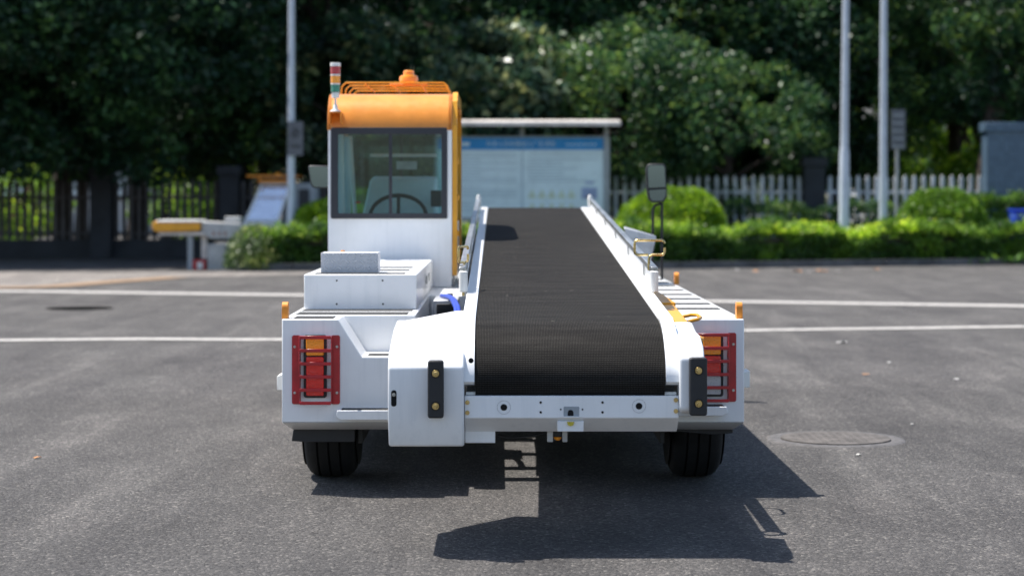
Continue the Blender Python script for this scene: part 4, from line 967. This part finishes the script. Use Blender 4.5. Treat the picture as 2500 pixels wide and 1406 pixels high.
# right mirror on its own bracket
D_ = 13.6; mbx = lambda p: PX(p, D_); mz = lambda p: PZ(p, D_)
b = MB(); b.prism([(mbx(1577), mz(412)), (mbx(1580), mz(403)), (mbx(1588), mz(400)), (mbx(1618), mz(400)), (mbx(1625), mz(404)), (mbx(1629), mz(480)), (mbx(1621), mz(494)), (mbx(1592), mz(495)), (mbx(1583), mz(486)), (mbx(1579), mz(460))], 'y', D_, D_+.06)
mm = b.build('wing_mirror', 'black_rubber', V, .006)
MB().prism([(mbx(1581), mz(410)), (mbx(1586), mz(404)), (mbx(1618), mz(404)), (mbx(1622), mz(408)), (mbx(1625), mz(457)), (mbx(1583), mz(459))], 'y', D_-.008, D_-.001).build('mirror_glass', 'mirror_glass', mm)
MB().prism([(mbx(1584), mz(465)), (mbx(1625), mz(462)), (mbx(1625), mz(478)), (mbx(1618), mz(490)), (mbx(1593), mz(491)), (mbx(1587), mz(484))], 'y', D_-.008, D_-.001).build('lower_mirror_glass', 'mirror_glass', mm)
b = MB(); b.tube([(mbx(1617), D_+.03, mz(495)), (mbx(1617), D_+.03, zT)], .009, 8); b.tube([(mbx(1614), D_+.03, mz(497)), (mbx(1600), D_+.03, mz(502)), (mbx(1595), D_+.03, mz(512)), (mbx(1593), D_+.03, zT)], .009, 8); b.build('bracket', 'black_metal', mm)
# grey tapered hopper near right front
D_ = 12.9; b = MB(); b.loft([(PX(1524, D_), D_, PZ(556, D_)), (PX(1603, D_), D_, PZ(577, D_)), (PX(1586, D_), D_, PZ(650, D_)), (PX(1545, D_), D_, PZ(650, D_))], [(PX(1530, D_), D_+.3, PZ(554, D_)), (PX(1600, D_), D_+.3, PZ(575, D_)), (PX(1586, D_), D_+.3, PZ(650, D_)), (PX(1545, D_), D_+.3, PZ(650, D_))])
b.build('lamp_housing', 'galvanised', V, .006)

# ---- centre platform, battery and hoses
MB().box(-.385, -.15, 11.45, 11.54, .5, zT).build('platform_edge', 'white_paint', V, .003)
bt = MB().box(PX(1057, 10.6), PX(1118, 10.6), 10.62, 11.0, .50, PZ(733, 10.6)).build('battery_box', 'galvanised', V, .006)
MB().box(PX(1066, 10.6), PX(1116, 10.6), 10.600, 10.618, .52, PZ(742, 10.6)).build('front_plate', 'black_rubber', bt, .003)
for i in range(2):
    o_ = i*7; pts = []
    for (px, py, dd) in ((1078+o_, 722, 10.9), (1092+o_, 724, 10.7), (1104+o_, 733, 10.5), (1112+o_, 750, 10.3), (1115+o_, 775, 10.2), (1114+o_, 800, 10.2)): pts.append((PX(px, dd), dd, PZ(py, dd)))
    MB().tube(pts, .0105, 10).build('hydraulic_hose', 'hose_blue', V)
MB().box(PX(1092, 11), PX(1106, 11), 10.95, 11.0, PZ(722, 11), PZ(716, 11)).build('hose_clamp', 'black_metal', V, .002)

# ---- conveyor
CZ = lambda y: .455+.05*y
bL, bR = .263-.3585, .263+.3585
top = []; 
for k in range(30): y_ = 15.98-(15.98-8.13)*k/29; top.append((y_, CZ(y_)))
cyc, czc, rx, rz_ = 8.13, CZ(8.13)-.215, .40, .215
for k in range(1, 16):
    a = R(92-(92-0)*k/15*1.0); top.append((cyc-rx*math.cos(a)+0*0, czc+rz_*math.sin(a)))
low = [(7.735, .63), (7.75, .598), (7.80, .575), (7.9, .57), (9, .70), (15.98, CZ(15.98)-.12)]
far = [(16.04+.0, CZ(16)-.10), (16.065, CZ(16)-.06), (16.04, CZ(16)-.02)]
prof = top+low+far
me = bpy.data.meshes.new('belt'); vs = []; uv = []; L = 0; acc = []
for i, p in enumerate(prof):
    if i: L += math.hypot(p[0]-prof[i-1][0], p[1]-prof[i-1][1])
    acc.append(L)
n = len(prof); vs = [(bL, *p) for p in prof]+[(bR, *p) for p in prof]; fs = []
for i in range(n): fs.append((i, (i+1) % n, n+(i+1) % n, n+i))
fs.append(tuple(range(n-1, -1, -1))); fs.append(tuple(range(n, 2*n)))
me.from_pydata(vs, [], fs); ul = me.uv_layers.new(name='UVMap')
for poly in me.polygons:
    for li in poly.loop_indices:
        vi = me.loops[li].vertex_index; k_ = vi % n; a_ = acc[k_]
        if len(poly.vertices) == 4 and poly.index == n-1 and k_ == 0: a_ = L+.05
        ul.data[li].uv = (0 if vi < n else bR-bL, a_)
bm = bmesh.new(); bm.from_mesh(me); bmesh.ops.recalc_face_normals(bm, faces=bm.faces); bm.to_mesh(me); bm.free()
for p in me.polygons: p.use_smooth = True
me.set_sharp_from_angle(angle=R(40)); me.materials.append(MATS['belt_rubber'])
belt = bpy.data.objects.new('conveyor_belt', me); COL.objects.link(belt); belt.parent = V; belt.location = -V.location
# side rails beside the belt
def rail(x0, x1, name='conveyor_side_rail'):
    b = MB(); ys = [8.1, 16.0]
    b.prism([(8.1, CZ(8.1)+.006), (15.95, CZ(15.95)+.006), (16.0, CZ(16)-.05), (15.95, CZ(16)-.14), (8.1, CZ(8.1)-.16)], 'x', x0, x1); return b.build(name, 'white_paint', V, .004)
rail(bL-.055, bL-.003); rail(bR+.003, bR+.062)
# drum side covers (curved)
def drumcover(x0, x1):
    pts = [(8.099, CZ(8.099)+.008)]
    for k in range(1, 15):
        a = R(92-92*k/14); pts.append((cyc-(rx+.008)*math.cos(a), czc+(rz_+.01)*math.sin(a)))
    pts += [(7.725, .665), (7.745, .636), (7.80, .624), (8.099, .64)]
    b = MB(); b.prism(pts, 'x', x0, x1); return b.build('drum_cover', 'white_paint', V, .003)
dc = drumcover(bL-.043, bL-.003); drumcover(bR+.003, bR+.055)
MB().lathe([(.010, 0), (.010, -.004)], (PX(1150, 7.72), 7.7235, PZ(880, 7.72)), 'y', 20).build('hole', 'dark_hole', dc)
# end housings
HY = 7.70; hxl, hxr = PX(947, HY), PX(1133, HY)
sec = [(HY+.055, PZ(1090, HY+.055)), (HY, PZ(1024, HY)), (HY, PZ(897, HY)), (HY+.055, PZ(860, HY+.055)), (HY+.20, .787), (HY+.40, .823), (HY+.65, .842), (HY+.65, .55), (HY+.55, PZ(1090, HY))]
b = MB(); b.prism(sec, 'x', hxl, hxr); lh = b.build('end_housing', 'white_paint', V, .010, 3, smooth=30)
# tapered rear part of the left housing
A = [(hxl+.006, HY+.652, .50), (hxr, HY+.652, .50), (hxr, HY+.652, .842), (hxl+.006, HY+.652, .836)]
Bq = [(hxr-.06, HY+1.02, .60), (hxr, HY+1.02, .60), (hxr, HY+1.02, .862), (hxr-.06, HY+1.02, .858)]
MB().loft(A, Bq).build('housing_taper', 'white_paint', V, .006, 3)
sl_ = MB(); sl_.prism(rrect(PX(955, HY), PX(968, HY), PZ(992, HY), PZ(952, HY), .0095), 'y', HY-.0015, HY+.0); so_ = sl_.build('slot', 'dark_hole', lh)
bolt('slot_bolt', PX(961.5, HY), HY-.0016, PZ(963, HY), .007, lh, 'steel')
# right housing
hx0, hx1 = PX(1659, HY), PX(1721, HY)
sec = [(HY+.02, PZ(1008, HY)), (HY, PZ(1000, HY)), (HY, PZ(875, HY)), (HY+.05, PZ(843, HY+.05)), (HY+.16, PZ(818, HY+.16)), (HY+.32, PZ(808, HY+.32)), (HY+.5, .845), (HY+.5, .55), (HY+.3, PZ(1020, HY))]
b = MB(); b.prism(sec, 'x', hx0, hx1); b.build('end_housing', 'white_paint', V, .012, 4, smooth=30)
b = MB(); b.prism([(hx0, PZ(1018, HY)), (hx1-.005, PZ(1014, HY)), (hx1-.005, PZ(998, HY)), (hx0, PZ(998, HY))], 'y', HY+.03, HY+.2); b.build('housing_foot', 'light_grey_metal', V, .002)
# bumpers
def bumper(a, c, t_, m_):
    D_ = HY-.045; b = MB(); b.prism(rrect(PX(a, D_), PX(c, D_), PZ(m_, D_), PZ(t_, D_), .010), 'y', D_, HY-.001)
    o = b.build('rubber_bumper', 'black_rubber', V, .006, 3)
    cx = (PX(a, D_)+PX(c, D_))/2; z0, z1 = PZ(m_, D_), PZ(t_, D_)
    for zz in (z0+.046, z1-.048):
        MB().lathe([(.0165, 0), (.0165, -.001)], (cx, D_-.0005, zz), 'y', 24).build('bolt_recess', 'dark_hole', o)
        bolt('bolt', cx, D_-.002, zz, .0135, o)
bumper(1044, 1083, 880, 1021); bumper(1684, 1727, 873, 1015)
# cross beam
BY = 7.735; x0, x1 = PX(1134.5, BY), PX(1657, BY)
z1, zm, z0 = PZ(966, BY), PZ(1020, BY), PZ(1053, BY+.085)
b = MB(); b.prism([(BY, zm), (BY, z1), (BY+.12, z1), (BY+.12, z1-.006), (BY+.12, z0), (BY+.085, z0)], 'x', x0, x1); bm_ = b.build('cross_beam', 'white_paint', V, .003, 3)
for (px, py, rr_) in ((1230, 994, .0125), (1560, 991, .0125), (1320, 982, .0045), (1320, 1006, .0045), (1471, 982, .0045), (1471, 1006, .0045), (1369, 999, .003), (1422, 999, .003)):
    MB().lathe([(rr_, 0), (rr_, -.0012)], (PX(px, BY), BY-.0004, PZ(py, BY)), 'y', 24).build('hole', 'dark_hole', bm_)
for (px, py) in ((1230, 994), (1560, 991)):
    b = MB(); X_, Z_ = PX(px, BY), PZ(py, BY); nn = 40
    ring_prism(b, [(X_+.0255*math.cos(a*.15708), Z_+.0255*math.sin(a*.15708)) for a in range(nn)], [(X_+.0249*math.cos(a*.15708), Z_+.0249*math.sin(a*.15708)) for a in range(nn)], 'y', BY-.0009, BY-.0003); b.build('scored_ring', 'frame_dark', bm_)
for (px, py) in ((1141, 982), (1141, 1007), (1650, 976), (1650, 1003)): bolt('bolt', PX(px, BY), BY-.001, PZ(py, BY), .0085, bm_)
cpx = 1393
ws = MB().prism(rrect(PX(1376, BY), PX(1414, BY), PZ(1016, BY), PZ(992, BY), .004), 'y', BY-.0012, BY-.0002).build('socket', 'grey_plastic', bm_)
ap = [(PX(cpx-7, BY), PZ(1014.5, BY)), (PX(cpx+7, BY), PZ(1014.5, BY))]+[(PX(cpx, BY)+PX(VX+7, BY)*math.cos(R(a)), PZ(1007, BY)+.0108*math.sin(R(a))) for a in range(0, 181, 20)]
MB().prism(ap, 'y', BY-.002, BY-.0014).build('socket_opening', 'dark_hole', bm_)
MB().box(PX(1376, BY), PX(1414, BY), BY-.010, BY-.0016, PZ(1018, BY), PZ(1015.6, BY)).build('socket_lip', 'white_paint', bm_)
MB().box(PX(1361, BY), PX(1425, BY), BY+.005, BY+.10, PZ(1053.5, BY), PZ(1028, BY)).build('lamp_bracket', 'white_paint', bm_, .002)
MB().prism([(PX(cpx-9, BY), PZ(1029, BY)), (PX(cpx+9, BY), PZ(1029, BY)), (PX(cpx+7, BY), PZ(1037, BY)), (PX(cpx, BY), PZ(1040, BY)), (PX(cpx-7, BY), PZ(1037, BY))], 'y', BY-.003, BY+.0048).build('yellow_lens', 'lens_yellow', bm_)
MB().box(PX(1134.5, BY), PX(1209, BY), BY+.087, BY+.12, PZ(1081, BY+.087), PZ(1046, BY)).build('lower_plate', 'white_paint', V, .003)
b = MB(); b.box(PX(1336, 7.85), PX(1385, 7.85), 7.87, 7.89, PZ(1052, 7.85), PZ(1046, 7.85)); b.box(PX(1336, 7.85), PX(1350, 7.85), 7.84, 7.89, PZ(1078, 7.85), PZ(1050, 7.85)); b.box(PX(1373, 7.85), PX(1385, 7.85), 7.84, 7.89, PZ(1078, 7.85), PZ(1050, 7.85)); us = b.build('under_lamp_bracket', 'light_grey_metal', V, .002)
MB().box(PX(1351, 7.85), PX(1372, 7.85), 7.85, 7.9, PZ(1066, 7.85), PZ(1052, 7.85)).build('lamp_body', 'black_rubber', us, .003)
MB().lathe([(.017, 0), (.015, -.008), (.008, -.014)], (PX(1361.5, 7.86), 7.87, PZ(1067, 7.85)), 'z', 16).build('orange_lens', 'lens_amber', us)
MB().tube([(PX(1215, 7.9), 7.9, PZ(1062, 7.9)), (PX(1245, 7.9), 7.9, PZ(1068, 7.9)), (PX(1290, 7.9), 7.9, PZ(1065, 7.9)), (PX(1340, 7.9), 7.9, PZ(1054, 7.9))], .004, 6).build('cable', 'black_rubber', V)
# small parts over the beam
b = MB(); b.box(PX(1352, 7.78), PX(1366, 7.78), 7.76, 7.80, z1+.001, z1+.006); b.box(PX(1376, 7.78), PX(1402, 7.78), 7.76, 7.80, z1+.001, z1+.006); b.box(PX(1408, 7.78), PX(1414, 7.78), 7.76, 7.80, z1+.001, z1+.006); b.build('scraper_mount', 'steel', V)
b = MB(); b.box(PX(1138, 7.78), PX(1173, 7.78), 7.76, 7.82, z1+.001, z1+.012); b.box(PX(1596, 7.78), PX(1650, 7.78), 7.76, 7.82, z1+.001, z1+.012); b.build('corner_plate', 'nylon_white', V)
for pa, pb in ((1140, 1162), (1622, 1645)): MB().box(PX(pa, 7.8), PX(pb, 7.8), 7.79, 7.9, z1+.013, z1+.05).build('drum_bearing', 'black_metal', V)
# conveyor underframe
MB().prism([(8.2, CZ(8.2)-.17), (15.7, CZ(15.7)-.14), (15.7, CZ(15.7)-.22), (9.2, CZ(9.2)-.28), (8.2, CZ(8.2)-.26)], 'x', bL+.02, bR-.02).build('conveyor_frame', 'white_paint', V, .004)

# side guards with rollers and handles
def guard(xs, side):
    ya, yb = 9.13, 15.6
    x0, x1 = (xs, xs+.012)
    b = MB(); b.prism([(ya, CZ(ya)+.012), (yb, CZ(yb)+.012), (yb, CZ(yb)+.072), (ya+.3, CZ(ya)+.102), (ya, CZ(ya)+.098)], 'x', x0, x1)
    gd = b.build('side_guard', 'white_paint', V, .002)
    b = MB(); tx0, tx1 = (x0-.005, x1+.014) if side > 0 else (x0-.014, x1+.005)
    A = [(tx0, ya+.02, CZ(ya)+.095), (tx1, ya+.02, CZ(ya)+.095), (tx1, ya+.02, CZ(ya)+.118), (tx0, ya+.02, CZ(ya)+.118)]
    Bq = [(tx0, yb, CZ(yb)+.070), (tx1, yb, CZ(yb)+.070), (tx1, yb, CZ(yb)+.09), (tx0, yb, CZ(yb)+.09)]
    b.loft(A, Bq); b.build('guard_top', 'steel', gd, .003)
    for yy in (9.6, 10.8, 12.0, 13.2, 14.4, 15.4):
        zz = CZ(yy); xx = x1 if side < 0 else x0-.006
        MB().box(xx, xx+.006, yy, yy+.05, zz+.04, zz+.095).build('guard_clip', 'steel', gd)
    cx = (x0+x1)/2
    rl = MB(); rl.lathe([(.014, 0), (.0195, .004), (.0195, .090), (.014, .094)], (cx, ya-.01, CZ(ya)+.008), 'z', 24); ro = rl.build('guide_roller', 'nylon_white', V)
    MB().lathe([(.012, 0), (.012, .006), (.007, .006), (.007, .012)], (cx, ya-.01, CZ(ya)+.1022), 'z', 16).build('cap', 'steel', ro)
    MB().lathe([(.006, 0), (.006, .014)], (cx, ya-.01, CZ(ya)-.008), 'z', 10).build('pin', 'brass_zinc', ro)
    rl = MB(); rl.lathe([(.016, 0), (.018, .01), (.018, .07), (.01, .09)], (cx, yb+.02, CZ(yb)+.03), 'z', 16); rl.build('guide_roller', 'nylon_white', V)
    return gd
gr = guard(PX(1593, 9.13), 1); gl_ = guard(PX(1128, 9.13), -1)
def handle(px, pz0, pz1, hw, D_, ang, stem_px, stem_bot):
    cx, z0, z1 = PX(px, D_), PZ(pz1, D_), PZ(pz0, D_); r = .014
    loc = []
    for (u, zz, a0) in ((hw-r, z1-r, 0), (-hw+r, z1-r, 90), (-hw+r, z0+r, 180)):
        for k in range(5): a = R(a0+22.5*k); loc.append((u+r*math.cos(a), zz+r*math.sin(a)))
    loc.append((PX(VX+0, D_)-.006, z0))
    lo2 = []
    for k in range(5):
        a = R(270+22.5*k); lo2.append((hw-r+r*math.cos(a), z0+r+r*math.sin(a)))
    su = (stem_px-px)*D_/FPX
    ca, sa = math.cos(ang), math.sin(ang)
    f = lambda u, z: (cx+u*ca, D_+u*sa, z)
    b = MB(); b.tube([f(*p) for p in loc], .0058, 10)
    b.tube([f(su, PZ(stem_bot, D_)), f(su, z0-.018), f(su+.005, z0-.006), f(su+.018, z0)]+[f(*p) for p in lo2]+[f(hw, (z0+z1)/2)], .0058, 10)
    b.build('pull_handle', 'brass_zinc', V)
handle(1586, 587, 622, .068, 9.28, 0.0, 1584, 660)
handle(1131, 602, 640, .060, 9.28, R(70), 1136, 668)
# diagonal tail of the left guard, outboard grey arm seen beyond it
MB().loft([(PX(1128, 10.0), 10.0, CZ(10)-.10), (PX(1140, 10.0), 10.0, CZ(10)-.10), (PX(1140, 10.0), 10.0, CZ(10)+.02), (PX(1128, 10.0), 10.0, CZ(10)+.02)], [(PX(1150, 14), 14, CZ(14)-.12), (PX(1162, 14), 14, CZ(14)-.12), (PX(1162, 14), 14, CZ(14)+.04), (PX(1150, 14), 14, CZ(14)+.04)]).build('outer_arm', 'light_grey_metal', V, .004)
# yellow locking bar on the right of the conveyor
b = MB(); b.loft([(.755, 8.36, .745), (.803, 8.36, .745), (.803, 8.36, .787), (.755, 8.36, .787)], [(.728, 9.28, .812), (.786, 9.28, .812), (.786, 9.28, .856), (.728, 9.28, .856)])
yb_ = b.build('locking_bar', 'yellow_paint', V, .003)
b = MB(); b.loft([(.722, 9.285, .803), (.794, 9.285, .803), (.794, 9.285, .864), (.722, 9.285, .864)], [(.700, 10.0, .838), (.754, 10.0, .838), (.754, 10.0, .892), (.700, 10.0, .892)]); b.build('bar_sleeve', 'yellow_paint', yb_, .003)
MB().tube([(.798, 8.98, .818), (.835, 8.98, .826), (.858, 8.95, .828), (.864, 8.84, .822), (.848, 8.80, .818), (.806, 8.80, .808)], .0075, 10).build('grip', 'yellow_paint', yb_)
MB().tube([(.766+.046*math.cos(k*.3927), 8.315+.046*math.sin(k*.3927), .766) for k in range(16)], .014, 8, True).build('end_ring', 'yellow_paint', yb_)
MB().box(.684, .702, 9.9, 10.02, .85, .885).build('hinge_plate', 'steel', yb_, .002)
for o in list(COL.objects):
    if o.parent is None and 'kind' not in o and 'category' not in o and o.type == 'MESH': print('UNTAGGED', o.name)
